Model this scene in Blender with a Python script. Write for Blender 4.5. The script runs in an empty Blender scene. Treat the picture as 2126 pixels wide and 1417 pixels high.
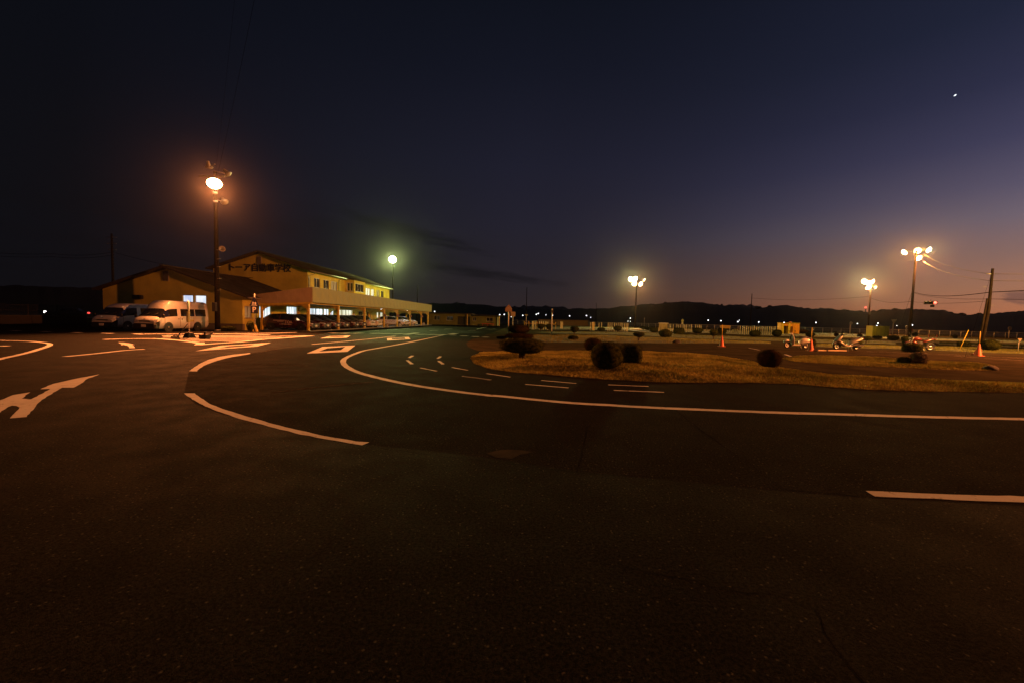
import bpy, bmesh, math, random
from mathutils import Vector, Matrix
from mathutils import noise as mnoise
from mathutils.geometry import delaunay_2d_cdt

random.seed(7)
scn = bpy.context.scene
COL = scn.collection

# ------------------------------------------------------------------ camera
EYE = 1.5
FPX = 14 / 36 * 2126
YAW, PITCH, ROLL = math.radians(2.49), math.radians(3.14), 0.0243
ROT = Matrix.Rotation(YAW, 3, 'Z') @ Matrix.Rotation(math.pi / 2 - PITCH, 3, 'X') @ Matrix.Rotation(ROLL, 3, 'Z')
camd = bpy.data.cameras.new('camera')
camd.lens = 14
camd.sensor_width = 36
camd.clip_start = 0.05
camd.clip_end = 9000
cam = bpy.data.objects.new('camera', camd)
cam.matrix_world = Matrix.Translation((0, 0, EYE)) @ ROT.to_4x4()
COL.objects.link(cam)
scn.camera = cam

# ------------------------------------------------------------------ view
scn.view_settings.view_transform = 'Standard'
scn.view_settings.look = 'None'
scn.view_settings.exposure = 0
scn.view_settings.gamma = 1
scn.view_settings.use_curve_mapping = False
scn.cycles.use_denoising = True
scn.cycles.sample_clamp_indirect = 4
scn.cycles.sample_clamp_direct = 0
scn.cycles.max_bounces = 5
scn.cycles.diffuse_bounces = 2
scn.cycles.glossy_bounces = 3
scn.cycles.transmission_bounces = 3
scn.cycles.volume_bounces = 0
scn.cycles.caustics_reflective = False
scn.cycles.caustics_refractive = False


def lin(r, g, b):
    f = lambda c: (c / 255 / 12.92) if c / 255 <= 0.04045 else ((c / 255 + 0.055) / 1.055) ** 2.4
    return (f(r), f(g), f(b))


# ------------------------------------------------------------------ dusk sky
SUNSET_AZ = math.radians(60)          # the afterglow lies to the right, low over the hills
world = bpy.data.worlds.new('World')
scn.world = world
world.use_nodes = True
nt = world.node_tree
nt.nodes.clear()


class NG:
    """small helper to chain shader nodes"""
    def __init__(s, tree): s.t = tree; s.n = tree.nodes; s.l = tree.links
    def new(s, typ, **kw):
        n = s.n.new(typ)
        for k, v in kw.items(): setattr(n, k, v)
        return n
    def link(s, a, b): s.l.new(a, b)
    def put(s, inp, v):
        if hasattr(v, 'is_output'): s.l.new(v, inp)
        else: inp.default_value = v
    def math(s, op, a, b=0.0, c=0.0, clamp=False):
        n = s.n.new('ShaderNodeMath'); n.operation = op; n.use_clamp = clamp
        for i, v in enumerate((a, b, c)): s.put(n.inputs[i], v)
        return n.outputs[0]
    def mix(s, f, a, b, blend='MIX'):
        n = s.n.new('ShaderNodeMix'); n.data_type = 'RGBA'; n.blend_type = blend
        s.put(n.inputs[0], f)
        for i, v in ((6, a), (7, b)):
            s.put(n.inputs[i], v if hasattr(v, 'is_output') else (v[0], v[1], v[2], 1))
        return n.outputs[2]
    def maprange(s, v, a, b, c=0.0, d=1.0, smooth=True):
        n = s.n.new('ShaderNodeMapRange'); n.interpolation_type = 'SMOOTHSTEP' if smooth else 'LINEAR'
        s.put(n.inputs[0], v)
        for i, x in enumerate((a, b, c, d)): n.inputs[i + 1].default_value = x
        return n.outputs[0]
    def ramp(s, f, stops, interp='LINEAR'):
        n = s.n.new('ShaderNodeValToRGB'); r = n.color_ramp; r.interpolation = interp
        while len(r.elements) < len(stops): r.elements.new(0.5)
        for e, (p, c) in zip(r.elements, stops): e.position = p; e.color = (c[0], c[1], c[2], 1)
        s.put(n.inputs[0], f)
        return n.outputs[0]
    def noise(s, vec, scale, detail=3, rough=0.55, dist=0.0):
        n = s.n.new('ShaderNodeTexNoise'); s.l.new(vec, n.inputs['Vector'])
        n.inputs['Scale'].default_value = scale; n.inputs['Detail'].default_value = detail
        n.inputs['Roughness'].default_value = rough; n.inputs['Distortion'].default_value = dist
        return n.outputs['Fac']


g = NG(nt)
tc = g.new('ShaderNodeTexCoord')
sep = g.new('ShaderNodeSeparateXYZ'); g.link(tc.outputs['Generated'], sep.inputs[0])
X, Y, Z = sep.outputs
hyp = g.math('SQRT', g.math('ADD', g.math('MULTIPLY', X, X), g.math('MULTIPLY', Y, Y)))
dotp = g.math('DIVIDE', g.math('ADD', g.math('MULTIPLY', X, math.sin(SUNSET_AZ)), g.math('MULTIPLY', Y, math.cos(SUNSET_AZ))), g.math('ADD', hyp, 1e-5))
dang = g.math('MULTIPLY', g.math('ARCCOSINE', g.math('MINIMUM', g.math('MAXIMUM', dotp, -1.0), 1.0)), 180 / math.pi)   # degrees from the sunset
elev = g.math('MULTIPLY', g.math('ARCTAN2', Z, hyp), 180 / math.pi)
ef = g.math('DIVIDE', g.math('MAXIMUM', elev, 0.0), 90.0, clamp=True)


def sky_ramp(stops): return g.ramp(ef, [(e / 90, lin(*c)) for e, c in stops])


sky_sun = sky_ramp([(0, (186, 108, 70)), (2, (180, 114, 80)), (4, (164, 114, 88)), (7, (136, 105, 98)), (10.3, (110, 98, 110)), (13, (88, 82, 103)), (17, (63, 62, 88)), (21.5, (45, 47, 71)), (27, (32, 37, 57)), (45, (17, 20, 34)), (90, (9, 11, 20))])
sky_mid = sky_ramp([(0, (50, 39, 38)), (2, (46, 37, 38)), (4.4, (42, 36, 40)), (8.4, (38, 34, 42)), (13, (35, 33, 45)), (20.5, (30, 30, 44)), (31, (20, 22, 34)), (38, (15, 18, 28)), (60, (11, 13, 22)), (90, (9, 11, 20))])
sky_far = sky_ramp([(0, (15, 14, 17)), (5, (14, 14, 18)), (15, (13, 14, 19)), (30, (11, 13, 20)), (60, (9, 11, 19)), (90, (9, 11, 20))])
u = g.math('DIVIDE', g.math('SUBTRACT', 61.0, dang), 50.0, clamp=True)
u = g.math('POWER', u, 2.0)
v = g.math('DIVIDE', g.math('SUBTRACT', dang, 62.0), 48.0, clamp=True)
skyc = g.mix(u, g.mix(v, sky_mid, sky_far), sky_sun)
# thin dark stratus and a few scraps of cloud
az = g.math('MULTIPLY', g.math('ARCTAN2', X, Y), 180 / math.pi)
cv = g.new('ShaderNodeCombineXYZ')
g.put(cv.inputs[0], g.math('MULTIPLY', az, 0.055)); g.put(cv.inputs[1], g.math('MULTIPLY', g.math('ADD', elev, g.math('MULTIPLY', az, 0.12)), 0.42))
cn = g.noise(cv.outputs[0], 1.0, 5, 0.55, 0.3)
win = g.math('MULTIPLY', g.maprange(elev, 2.5, 5.0), g.maprange(elev, 14.0, 7.5))
cloud = g.math('MULTIPLY', g.maprange(cn, 0.44, 0.60), win)
cloud = g.math('MULTIPLY', cloud, g.maprange(dang, 58.0, 80.0))


def blob(azc, elc, raz, rel, tilt=0.0, nscale=26, namp=2.6, soft=0.3):
    e = g.math('ADD', elev, g.math('MULTIPLY', g.math('SUBTRACT', az, azc), tilt))
    a = g.math('DIVIDE', g.math('SUBTRACT', az, azc), raz); b = g.math('DIVIDE', g.math('SUBTRACT', e, elc), rel)
    r = g.math('ADD', g.math('MULTIPLY', a, a), g.math('MULTIPLY', b, b))
    r = g.math('ADD', r, g.math('MULTIPLY', g.math('SUBTRACT', g.noise(cv.outputs[0], nscale, 4, 0.65), 0.5), namp))
    return g.maprange(r, 1.0, soft)


streaks = g.math('MAXIMUM', blob(-17, 11.4, 13, 1.3, 0.20, 6, 2.2, -0.2), blob(-8, 6.5, 15, 0.95, 0.11, 6, 2.2, -0.2))
streaks = g.math('MAXIMUM', streaks, g.math('MULTIPLY', blob(-32, 9.5, 19, 6.0, 0.1, 3, 2.5, -0.6), 0.75))
cloud = g.math('MAXIMUM', g.math('MULTIPLY', cloud, 0.6), streaks)
scr = g.math('MAXIMUM', blob(49.3, 3.05, 1.3, 0.7), blob(24.2, 8.2, 0.75, 0.28))
skyc = g.mix(g.math('MULTIPLY', cloud, 0.62), skyc, lin(13, 12, 15))
skyc = g.mix(g.math('MULTIPLY', scr, 0.6), skyc, lin(74, 58, 64))
below = g.maprange(elev, -0.5, -3.0)
skyc = g.mix(below, skyc, lin(12, 10, 10))
bg = g.new('ShaderNodeBackground'); g.link(skyc, bg.inputs[0]); bg.inputs[1].default_value = 1.0
wo = g.new('ShaderNodeOutputWorld'); g.link(bg.outputs[0], wo.inputs[0])

# ------------------------------------------------------------------ placing: a pixel of the 2126 x 1417 photograph -> a point on the ground
CAMP = Vector((0, 0, EYE))


def ray(px, py): return ROT @ Vector(((px - 1063) / FPX, (708.5 - py) / FPX, -1.0))


def G(px, py, z=0.0):
    d = ray(px, py); t = (z - EYE) / d.z
    p = CAMP + d * t
    return Vector((p.x, p.y, z))


def HOR(px): return 664.0 + 0.0243 * (px - 1100)


def A(px, D):                       # ground point in that direction at depth D
    return G(px, HOR(px) + EYE * FPX / D)


def ZAT(p, px, py):                 # height over the ground at point p that the pixel shows
    fw = ROT @ Vector((0, 0, -1)); D = (Vector((p.x, p.y, EYE)) - CAMP).dot(fw)
    d = ray(px, py); return (CAMP + d * (D / d.dot(fw))).z


def ONX(px, py, x): d = ray(px, py); return CAMP + d * (x / d.x)
def ONY(px, py, y): d = ray(px, py); return CAMP + d * (y / d.y)


# ------------------------------------------------------------------ objects
def tag(o, label=None, cat=None, group=None, kind=None):
    if label: o['label'] = label
    if cat: o['category'] = cat
    if group: o['group'] = group
    if kind: o['kind'] = kind
    return o


def thing(name, label, cat, loc=(0, 0, 0), rz=0.0, group=None):
    o = bpy.data.objects.new(name, None); COL.objects.link(o)
    o.location = loc; o.rotation_euler = (0, 0, rz); o.empty_display_size = 0.2
    return tag(o, label, cat, group)


def kids(o): return [c for c in bpy.data.objects if c.parent == o]


def dup(root, loc, rz, label=None, group=None, scale=None):
    r = root.copy(); COL.objects.link(r); r.location = loc; r.rotation_euler = (0, 0, rz)
    if label: r['label'] = label
    if group: r['group'] = group
    if scale: r.scale = scale
    for ch in list(root.children):
        c = ch.copy(); COL.objects.link(c); c.parent = r
        for gc in list(ch.children):
            d = gc.copy(); COL.objects.link(d); d.parent = c
    return r


class MB:
    """collects shapes, links them as one mesh object"""
    def __init__(s): s.v = []; s.f = []; s.sm = []
    def add(s, vs, fs, smooth=False):
        o = len(s.v); s.v += [tuple(p) for p in vs]
        for f in fs: s.f.append(tuple(i + o for i in f)); s.sm.append(smooth)
        return s
    def box(s, c, d, rz=0.0, m=None):
        x, y, z = d[0] / 2, d[1] / 2, d[2] / 2
        P = [Vector((a, b, e)) for e in (-z, z) for a, b in ((-x, -y), (x, -y), (x, y), (-x, y))]
        if m is None: m = Matrix.Rotation(rz, 3, 'Z')
        P = [m @ p + Vector(c) for p in P]
        return s.add(P, [(3, 2, 1, 0), (4, 5, 6, 7), (0, 1, 5, 4), (1, 2, 6, 5), (2, 3, 7, 6), (3, 0, 4, 7)])
    def cbox(s, c, d, ch, m=None):              # box with chamfered vertical and top edges
        x, y, z = d[0] / 2, d[1] / 2, d[2] / 2
        def ring(i, zz): return [(-x + i + ch, -y + i), (x - i - ch, -y + i), (x - i, -y + i + ch), (x - i, y - i - ch), (x - i - ch, y - i), (-x + i + ch, y - i), (-x + i, y - i - ch), (-x + i, -y + i + ch)], zz
        P = []
        for i, zz in ((ch, -z), (0, -z + ch), (0, z - ch), (ch, z)):
            r, h = ring(i * 0.7, zz); P += [Vector((a, b, h)) for a, b in r]
        m = m or Matrix.Identity(3); P = [m @ p + Vector(c) for p in P]
        F = [tuple(range(7, -1, -1)), tuple(range(24, 32))]
        for k in range(3):
            for i in range(8): j = (i + 1) % 8; F.append((k * 8 + i, k * 8 + j, k * 8 + 8 + j, k * 8 + 8 + i))
        return s.add(P, F)
    def tube(s, pts, r, n=8, cap=True, smooth=True):
        pts = [Vector(p) for p in pts]; m = len(pts)
        rs = r if isinstance(r, (list, tuple)) else [r] * m
        P = []; up0 = None
        for i, p in enumerate(pts):
            t = (pts[min(i + 1, m - 1)] - pts[max(i - 1, 0)]).normalized()
            if up0 is None or abs(t.dot(up0)) > 0.97: up0 = Vector((0, 0, 1)) if abs(t.z) < 0.9 else Vector((1, 0, 0))
            a = t.cross(up0).normalized(); b = t.cross(a).normalized(); up0 = b.cross(t).cross(t) * 0 + up0
            for k in range(n):
                q = 2 * math.pi * k / n; P.append(p + (a * math.cos(q) + b * math.sin(q)) * rs[i])
        F = []
        for i in range(m - 1):
            for k in range(n): j = (k + 1) % n; F.append((i * n + k, i * n + j, i * n + n + j, i * n + n + k))
        s.add(P, F, smooth)
        if cap:
            o = len(s.v) - len(P)
            s.f.append(tuple(o + k for k in range(n - 1, -1, -1))); s.sm.append(False)
            s.f.append(tuple(o + (m - 1) * n + k for k in range(n))); s.sm.append(False)
        return s
    def lathe(s, prof, n=16, c=(0, 0, 0), m=None, smooth=True, caps=True):
        m = m or Matrix.Identity(3); P = []
        for r, z in prof:
            for k in range(n):
                q = 2 * math.pi * k / n; P.append(m @ Vector((r * math.cos(q), r * math.sin(q), z)) + Vector(c))
        F = [(i * n + k, i * n + (k + 1) % n, i * n + n + (k + 1) % n, i * n + n + k) for i in range(len(prof) - 1) for k in range(n)]
        s.add(P, F, smooth)
        if caps:
            o = len(s.v) - len(P)
            if prof[0][0] > 1e-4: s.f.append(tuple(o + k for k in range(n - 1, -1, -1))); s.sm.append(False)
            if prof[-1][0] > 1e-4: s.f.append(tuple(o + (len(prof) - 1) * n + k for k in range(n))); s.sm.append(False)
        return s
    def prism(s, poly, h, m=None, c=(0, 0, 0)):   # polygon in xy, extruded along z
        m = m or Matrix.Identity(3); n = len(poly)
        P = [m @ Vector((a, b, e)) + Vector(c) for e in (0, h) for a, b in poly]
        return s.add(P, [tuple(range(n - 1, -1, -1)), tuple(range(n, 2 * n))] + [(i, (i + 1) % n, n + (i + 1) % n, n + i) for i in range(n)])
    def torus(s, R, r, n=20, k=8, c=(0, 0, 0), m=None):
        return s.lathe([(R + r * math.cos(2 * math.pi * i / k), r * math.sin(2 * math.pi * i / k)) for i in range(k + 1)], n, c, m, caps=False)
    def ball(s, c, d, n=12, k=8, m=None):
        prof = [(max(1e-5, math.sin(math.pi * i / k)), -math.cos(math.pi * i / k)) for i in range(k + 1)]
        P = Matrix.Diagonal(Vector(d) if not isinstance(d, (int, float)) else Vector((d, d, d)))
        mm = (m @ P) if m else P
        return s.lathe(prof, n, c, mm, caps=False)
    def quad(s, a, b, c, d): return s.add([a, b, c, d], [(0, 1, 2, 3)])
    def build(s, name, mat, parent=None, loc=None, label=None, kind=None):
        me = bpy.data.meshes.new(name); me.from_pydata(s.v, [], s.f); me.update()
        me.polygons.foreach_set('use_smooth', s.sm)
        if mat: me.materials.append(mat)
        o = bpy.data.objects.new(name, me); COL.objects.link(o)
        if parent: o.parent = parent
        if loc is not None: o.location = loc
        if label: o['label'] = label
        if kind: o['kind'] = kind
        return o


def inst(o, name=None, parent=None, loc=None, rot=None, scale=None):
    c = o.copy(); COL.objects.link(c)
    c.parent = parent if parent else o.parent
    if loc is not None: c.location = loc
    if rot is not None: c.rotation_euler = rot
    if scale is not None: c.scale = scale
    return c


RX90 = Matrix.Rotation(math.pi / 2, 3, 'X')
RY90 = Matrix.Rotation(math.pi / 2, 3, 'Y')

# ------------------------------------------------------------------ materials
MATS = {}


def mat(name, col, rough=0.6, metal=0.0, var=0.15, scale=6.0, bump=0.0, bscale=40.0, coat=0.0, spec=0.5, col2=None):
    if name in MATS: return MATS[name]
    m = bpy.data.materials.new(name); m.use_nodes = True; q = NG(m.node_tree)
    b = m.node_tree.nodes['Principled BSDF']
    t = q.new('ShaderNodeTexCoord').outputs['Object']
    n = q.noise(t, scale, 4, 0.6)
    c2 = col2 or tuple(c * (1 - 2 * var) for c in col)
    q.link(q.mix(q.maprange(n, 0.3, 0.7), c2, tuple(min(1, c * (1 + (0 if col2 else var))) for c in col)), b.inputs['Base Color'])
    q.put(b.inputs['Roughness'], q.maprange(n, 0.2, 0.8, max(0.02, rough - 0.08), min(1, rough + 0.08)))
    b.inputs['Metallic'].default_value = metal; b.inputs['Specular IOR Level'].default_value = spec
    if spec == 0: b.inputs['IOR'].default_value = 1.0
    b.inputs['Coat Weight'].default_value = coat; b.inputs['Coat Roughness'].default_value = 0.05
    if bump:
        bn = q.new('ShaderNodeBump'); bn.inputs['Strength'].default_value = bump; bn.inputs['Distance'].default_value = 0.02
        q.link(q.noise(t, bscale, 3, 0.6), bn.inputs['Height']); q.link(bn.outputs[0], b.inputs['Normal'])
    MATS[name] = m
    return m


def glow(name, col, strength, sample=False):
    if name in MATS: return MATS[name]
    m = bpy.data.materials.new(name); m.use_nodes = True
    b = m.node_tree.nodes['Principled BSDF']
    b.inputs['Base Color'].default_value = (0.3, 0.3, 0.3, 1)
    b.inputs['Emission Color'].default_value = (*col, 1); b.inputs['Emission Strength'].default_value = strength
    m.cycles.emission_sampling = 'AUTO' if sample else 'NONE'
    MATS[name] = m
    return m


def glass(name, col=(0.02, 0.022, 0.025), rough=0.06):
    return mat(name, col, rough, 0, 0.1, 2.0, spec=0.8)




def make_asphalt(name, k, ior, tint=(1, .95, .87)):
    m = bpy.data.materials.new(name); m.use_nodes = True
    q = NG(m.node_tree); b = m.node_tree.nodes['Principled BSDF']; T = lambda v: tuple(v * k * x for x in tint)
    t = q.new('ShaderNodeTexCoord').outputs['Object']
    big = q.noise(t, 0.16, 4, 0.6, 0.6); mid = q.noise(t, 1.7, 4, 0.65); fine = q.noise(t, 48, 4, 0.8)
    c = q.mix(q.maprange(big, 0.3, 0.75), T(.0160), T(.0215))
    c = q.mix(q.math('MULTIPLY', q.maprange(mid, 0.4, 0.75), 0.35), c, T(.0135))
    st = q.math('MULTIPLY', q.maprange(q.noise(t, 0.55, 5, 0.7, 1.2), 0.60, 0.72), 0.5)      # old oil and damp stains
    c = q.mix(st, c, T(.0085))
    c = q.mix(q.maprange(fine, 0.42, 0.60), c, T(.0045))                                    # dark pits between the stones
    vor = q.new('ShaderNodeTexVoronoi'); vor.inputs['Scale'].default_value = 30; q.link(t, vor.inputs['Vector'])
    chip = q.math('MULTIPLY', q.maprange(vor.outputs['Distance'], 0.30, 0.10), q.math('GREATER_THAN', q.noise(t, 33, 1), 0.56))
    c = q.mix(q.math('MULTIPLY', chip, 0.8), c, T(.085))                                    # pale aggregate chips
    q.link(c, b.inputs['Base Color'])
    q.put(b.inputs['Roughness'], q.maprange(mid, 0.3, 0.7, 0.78, 0.92))
    b.inputs['IOR'].default_value = ior
    bn = q.new('ShaderNodeBump'); bn.inputs['Strength'].default_value = 0.7; bn.inputs['Distance'].default_value = 0.008
    q.link(q.math('ADD', q.noise(t, 150, 3, 0.8), fine), bn.inputs['Height']); q.link(bn.outputs[0], b.inputs['Normal'])
    return m


asphalt = make_asphalt('asphalt', 1.0, 1.03)
old_asphalt = make_asphalt('old_asphalt', 0.78, 1.062, (1, 1.0, .95))

paint = bpy.data.materials.new('road_paint'); paint.use_nodes = True
q = NG(paint.node_tree); b = paint.node_tree.nodes['Principled BSDF']
t = q.new('ShaderNodeTexCoord').outputs['Object']
wear = q.maprange(q.noise(t, 6, 8, 0.78, 0.6), 0.53, 0.68); dirt = q.noise(t, 0.8, 4, 0.6)
c = q.mix(q.maprange(dirt, 0.3, 0.7), (0.40, 0.39, 0.385), (0.50, 0.49, 0.48))
c = q.mix(q.math('MULTIPLY', q.maprange(q.noise(t, 60, 2), 0.5, 0.7), 0.35), c, (0.35, 0.33, 0.30))
q.link(q.mix(q.math('MULTIPLY', wear, 0.8), c, (0.03, 0.025, 0.02)), b.inputs['Base Color'])
b.inputs['Roughness'].default_value = 0.8; b.inputs['IOR'].default_value = 1.1
bn = q.new('ShaderNodeBump'); bn.inputs['Strength'].default_value = 0.5; bn.inputs['Distance'].default_value = 0.004
q.link(q.noise(t, 120, 2), bn.inputs['Height']); q.link(bn.outputs[0], b.inputs['Normal'])

lane_m = mat('pale_asphalt', (0.054, 0.047, 0.031), 0.85, 0, 0.3, 0.9, 0.5, 150, spec=0, col2=(0.031, 0.027, 0.018))
old_paint = mat('worn_paint', (0.075, 0.07, 0.06), 0.85, 0, 0.3, 7.0, 0.4, 110, spec=0, col2=(0.018, 0.015, 0.011))
crack_m = mat('crack_tar', (0.0085, 0.0080, 0.0070), 0.95, 0, 0.2, 12, spec=0.0)
dirt_m = mat('field_earth', (0.05, 0.045, 0.025), 0.95, 0, 0.3, 0.7, 0.5, 6)
grass_m = mat('dry_grass', (0.48, 0.43, 0.13), 0.95, 0, 0.2, 0.55, 0, spec=0, col2=(0.17, 0.16, 0.045))  # patchy light on the turf put into large colour patches
far_grass_m = mat('far_grass', (0.15, 0.145, 0.035), 0.95, 0, 0.2, 0.55, 0, spec=0, col2=(0.10, 0.10, 0.028))
turf_m = mat('turf_soil', (0.22, 0.20, 0.07), 0.95, 0, 0.2, 0.55, 0.8, 30, spec=0, col2=(0.09, 0.08, 0.028))
green_turf_m = mat('green_turf', (0.065, 0.07, 0.018), 0.95, 0, 0.2, 1.3, 0.8, 30, col2=(0.035, 0.04, 0.011))
leaf_m = mat('clipped_leaf', (0.052, 0.058, 0.016), 0.85, 0, 0.3, 11, spec=0, col2=(0.007, 0.008, 0.003))  # shading of the leaf clumps put into the colour as dark patches
red_leaf_m = mat('reddish_leaf', (0.036, 0.022, 0.009), 0.85, 0, 0.3, 5, spec=0, col2=(0.018, 0.014, 0.006))
dry_leaf_m = mat('dry_twig_leaf', (0.13, 0.085, 0.04), 0.8, 0, 0.3, 5, col2=(0.05, 0.036, 0.018))
bark_m = mat('bark', (0.07, 0.05, 0.032), 0.9, 0, 0.3, 14, 0.6, 30)
wood_m = mat('old_wood', (0.16, 0.11, 0.06), 0.8, 0, 0.25, 9, 0.3, 40)
conc_m = mat('concrete', (0.30, 0.29, 0.27), 0.85, 0, 0.15, 1.5, 0.3, 30)
pole_m = mat('concrete_pole', (0.026, 0.021, 0.016), 0.85, 0, 0.15, 4, 0.2, 40, spec=0)
steel_m = mat('galvanised_steel', (0.42, 0.42, 0.40), 0.42, 0.7, 0.12, 12)
dark_m = mat('dark_metal', (0.035, 0.035, 0.036), 0.5, 0.3, 0.15, 10)
rubber_m = mat('black_rubber', (0.018, 0.018, 0.018), 0.75, 0, 0.2, 12)
wire_m = mat('cable', (0.004, 0.004, 0.004), 0.9, 0, 0.1, 3, spec=0.0)
lit_wire_m = mat('lit_cable', (0.16, 0.15, 0.13), 0.7, 0, 0.1, 3, spec=0.1)  # lamplight on the two top wires put into a paler cable colour
white_m = mat('white_paint', (0.74, 0.73, 0.70), 0.45, 0, 0.06, 4)
cream_m = mat('cream_paint', (0.68, 0.62, 0.44), 0.6, 0, 0.1, 2)
yellow_m = mat('yellow_paint', (0.76, 0.54, 0.05), 0.5, 0, 0.12, 3)
# ================================================================== ground, road and its painted marks
def zr(x0, y0, s): return lambda *p: [(x0 + p[i] / s, y0 + p[i + 1] / s) for i in range(0, len(p), 2)]


R1, R2, R3, R4 = zr(0, 680, 3.796), zr(360, 660, 3.037), zr(960, 700, 3.937), zr(1400, 700, 2.928)
RA, RB, RC, RD, RE = zr(160, 480, 5.315), zr(700, 560, 5.315), zr(300, 680, 10.63), zr(480, 680, 10.63), zr(680, 670, 5.595)

m = MB(); n = 64
pts = [(2600 * math.cos(2 * math.pi * i / n), 2600 * math.sin(2 * math.pi * i / n), -0.06) for i in range(n)]
m.add(pts, [tuple(range(n))])
tag(m.build('ground', dirt_m), kind='structure')

m = MB(); m.add([(-75, -25, 0), (150, -25, 0), (150, 84, 0), (40, 120, 0), (10, 131, 0), (-30, 131, 0), (-75, 60, 0)], [tuple(range(7))])
ROAD = tag(m.build('road', asphalt), kind='structure')

ZP = 0.004


def smooth_path(pts, step=0.25):
    """Catmull-Rom through the points, resampled"""
    P = [Vector(p) for p in pts]; out = []
    if len(P) == 2:
        k = max(1, int((P[1] - P[0]).length / step)); return [P[0].lerp(P[1], i / k) for i in range(k + 1)]
    for i in range(len(P) - 1):
        a, b, c, d = P[max(i - 1, 0)], P[i], P[i + 1], P[min(i + 2, len(P) - 1)]
        k = max(2, min(40, int((c - b).length / step)))
        for j in range(k):
            t = j / k
            out.append(0.5 * ((2 * b) + (c - a) * t + (2 * a - 5 * b + 4 * c - d) * t * t + (3 * b - a - 3 * c + d) * t ** 3))
    out.append(P[-1]); return out


def ribbon(name, pts, w, material=None, z=ZP, rough=0.011, parent=None, step=0.15):
    P = smooth_path(pts, step); m = MB(); V = []
    for i, p in enumerate(P):
        t = P[min(i + 1, len(P) - 1)] - P[max(i - 1, 0)]; nrm = Vector((-t.y, t.x, 0)).normalized()
        a, b = w / 2 + random.uniform(-rough, rough), w / 2 + random.uniform(-rough, rough)
        V += [(p.x + nrm.x * a, p.y + nrm.y * a, z), (p.x - nrm.x * b, p.y - nrm.y * b, z)]
    m.add(V, [(2 * i, 2 * i + 1, 2 * i + 3, 2 * i + 2) for i in range(len(P) - 1)])
    return m.build(name, material or paint, parent or ROAD)


def pxline(name, px, w, **k): return ribbon(name, [G(*p) for p in px], w, **k)


def poly(name, px, material=None, z=ZP):
    Q = [G(*p) for p in px]; m = MB(); P = []
    for i, a in enumerate(Q):
        c = Q[(i + 1) % len(Q)]; k = max(1, min(14, int((c - a).length / 0.12))); d = (c - a).normalized()
        for j in range(k): P.append(a.lerp(c, j / k) + Vector((-d.y, d.x, 0)) * (random.uniform(-.011, .011) if j else 0))
    m.add([(p.x, p.y, z) for p in P], [tuple(range(len(P)))])
    o = m.build(name, material or paint, ROAD)
    if o.data.polygons[0].normal.z < 0: o.data.flip_normals()
    return o


def ring(name, outer, inner):
    O = [G(*p) for p in outer]; I = [G(*p) for p in inner]; m = MB(); n = len(O)
    m.add([(p.x, p.y, ZP) for p in O + I], [(i, (i + 1) % n, n + (i + 1) % n, n + i) for i in range(n)])
    return m.build(name, paint, ROAD)


# the broad curved line in front, the long inner curve, the pieces at both sides
poly('lane_line', R2(67, 473, 100, 497, 145, 525, 215, 560, 300, 593, 375, 620, 480, 650, 600, 683, 760, 723, 900, 752, 1040, 775, 1190, 801, 1235, 783,
                     1150, 777, 1000, 752, 880, 727, 740, 695, 600, 660, 480, 625, 400, 600, 310, 572, 240, 545, 200, 520, 165, 497, 135, 473))
poly('lane_line', R2(100, 333, 130, 310, 170, 285, 220, 262, 290, 243, 370, 230, 480, 219, 490, 223, 440, 232, 370, 243, 300, 260, 240, 280, 190, 300, 160, 320, 147, 335))
pxline('lane_line', R2(1715, 106, 1600, 130, 1450, 160, 1300, 187, 1200, 205, 1120, 234, 1080, 256, 1070, 276, 1090, 303, 1150, 335, 1250, 365, 1400, 400, 1550, 428, 1700, 450, 1850, 470, 2000, 487)
       + R3(300, 478, 600, 508, 900, 535, 1200, 552, 1500, 570) + R4(500, 452, 1000, 467, 1500, 482, 2126, 496, 2700, 507), 0.17, rough=0.008)
poly('lane_line', R4(1163, 933, 1260, 936, 1400, 943, 1800, 958, 2126, 967, 2500, 977, 2500, 1016, 2126, 1003, 1900, 996, 1700, 988, 1450, 977, 1220, 968))
poly('turn_arrow', R1(782, 366, 690, 400, 640, 437, 580, 470, 490, 470, 440, 500, 390, 530, 330, 565, 280, 620, 235, 675, 210, 702, 78, 713, 115, 672, 155, 628, 130, 615, 95, 612, 60, 625, 0, 670,
                      -160, 760, -420, 800, -260, 690, -150, 640, 0, 570, 100, 530, 240, 507, 215, 522, 172, 557, 245, 562, 330, 520, 395, 480, 318, 483, 420, 440, 600, 400))
poly('turn_arrow', RA(455, 1225, 515, 1226, 575, 1235, 637, 1250, 605, 1252, 630, 1268, 638, 1285, 575, 1287, 572, 1272, 555, 1260, 510, 1250, 485, 1255, 490, 1243))
pxline('lane_line', R1(510, 226, 750, 203, 1000, 176, 1140, 168), 0.2)
pxline('lane_line', R1(-300, 92, 0, 101, 200, 106, 340, 117, 395, 130, 372, 148, 320, 165, 200, 200, 0, 245, -220, 300), 0.16)
pxline('lane_line', R1(-120, 143, 70, 144), 0.25)
for a in ((88, 25, 152, 27), (325, 32, 400, 34), (568, 40, 641, 42), (812, 45, 887, 48), (1055, 51, 1132, 54)):
    pxline('lane_dash', R1(*a), 0.32)
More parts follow.
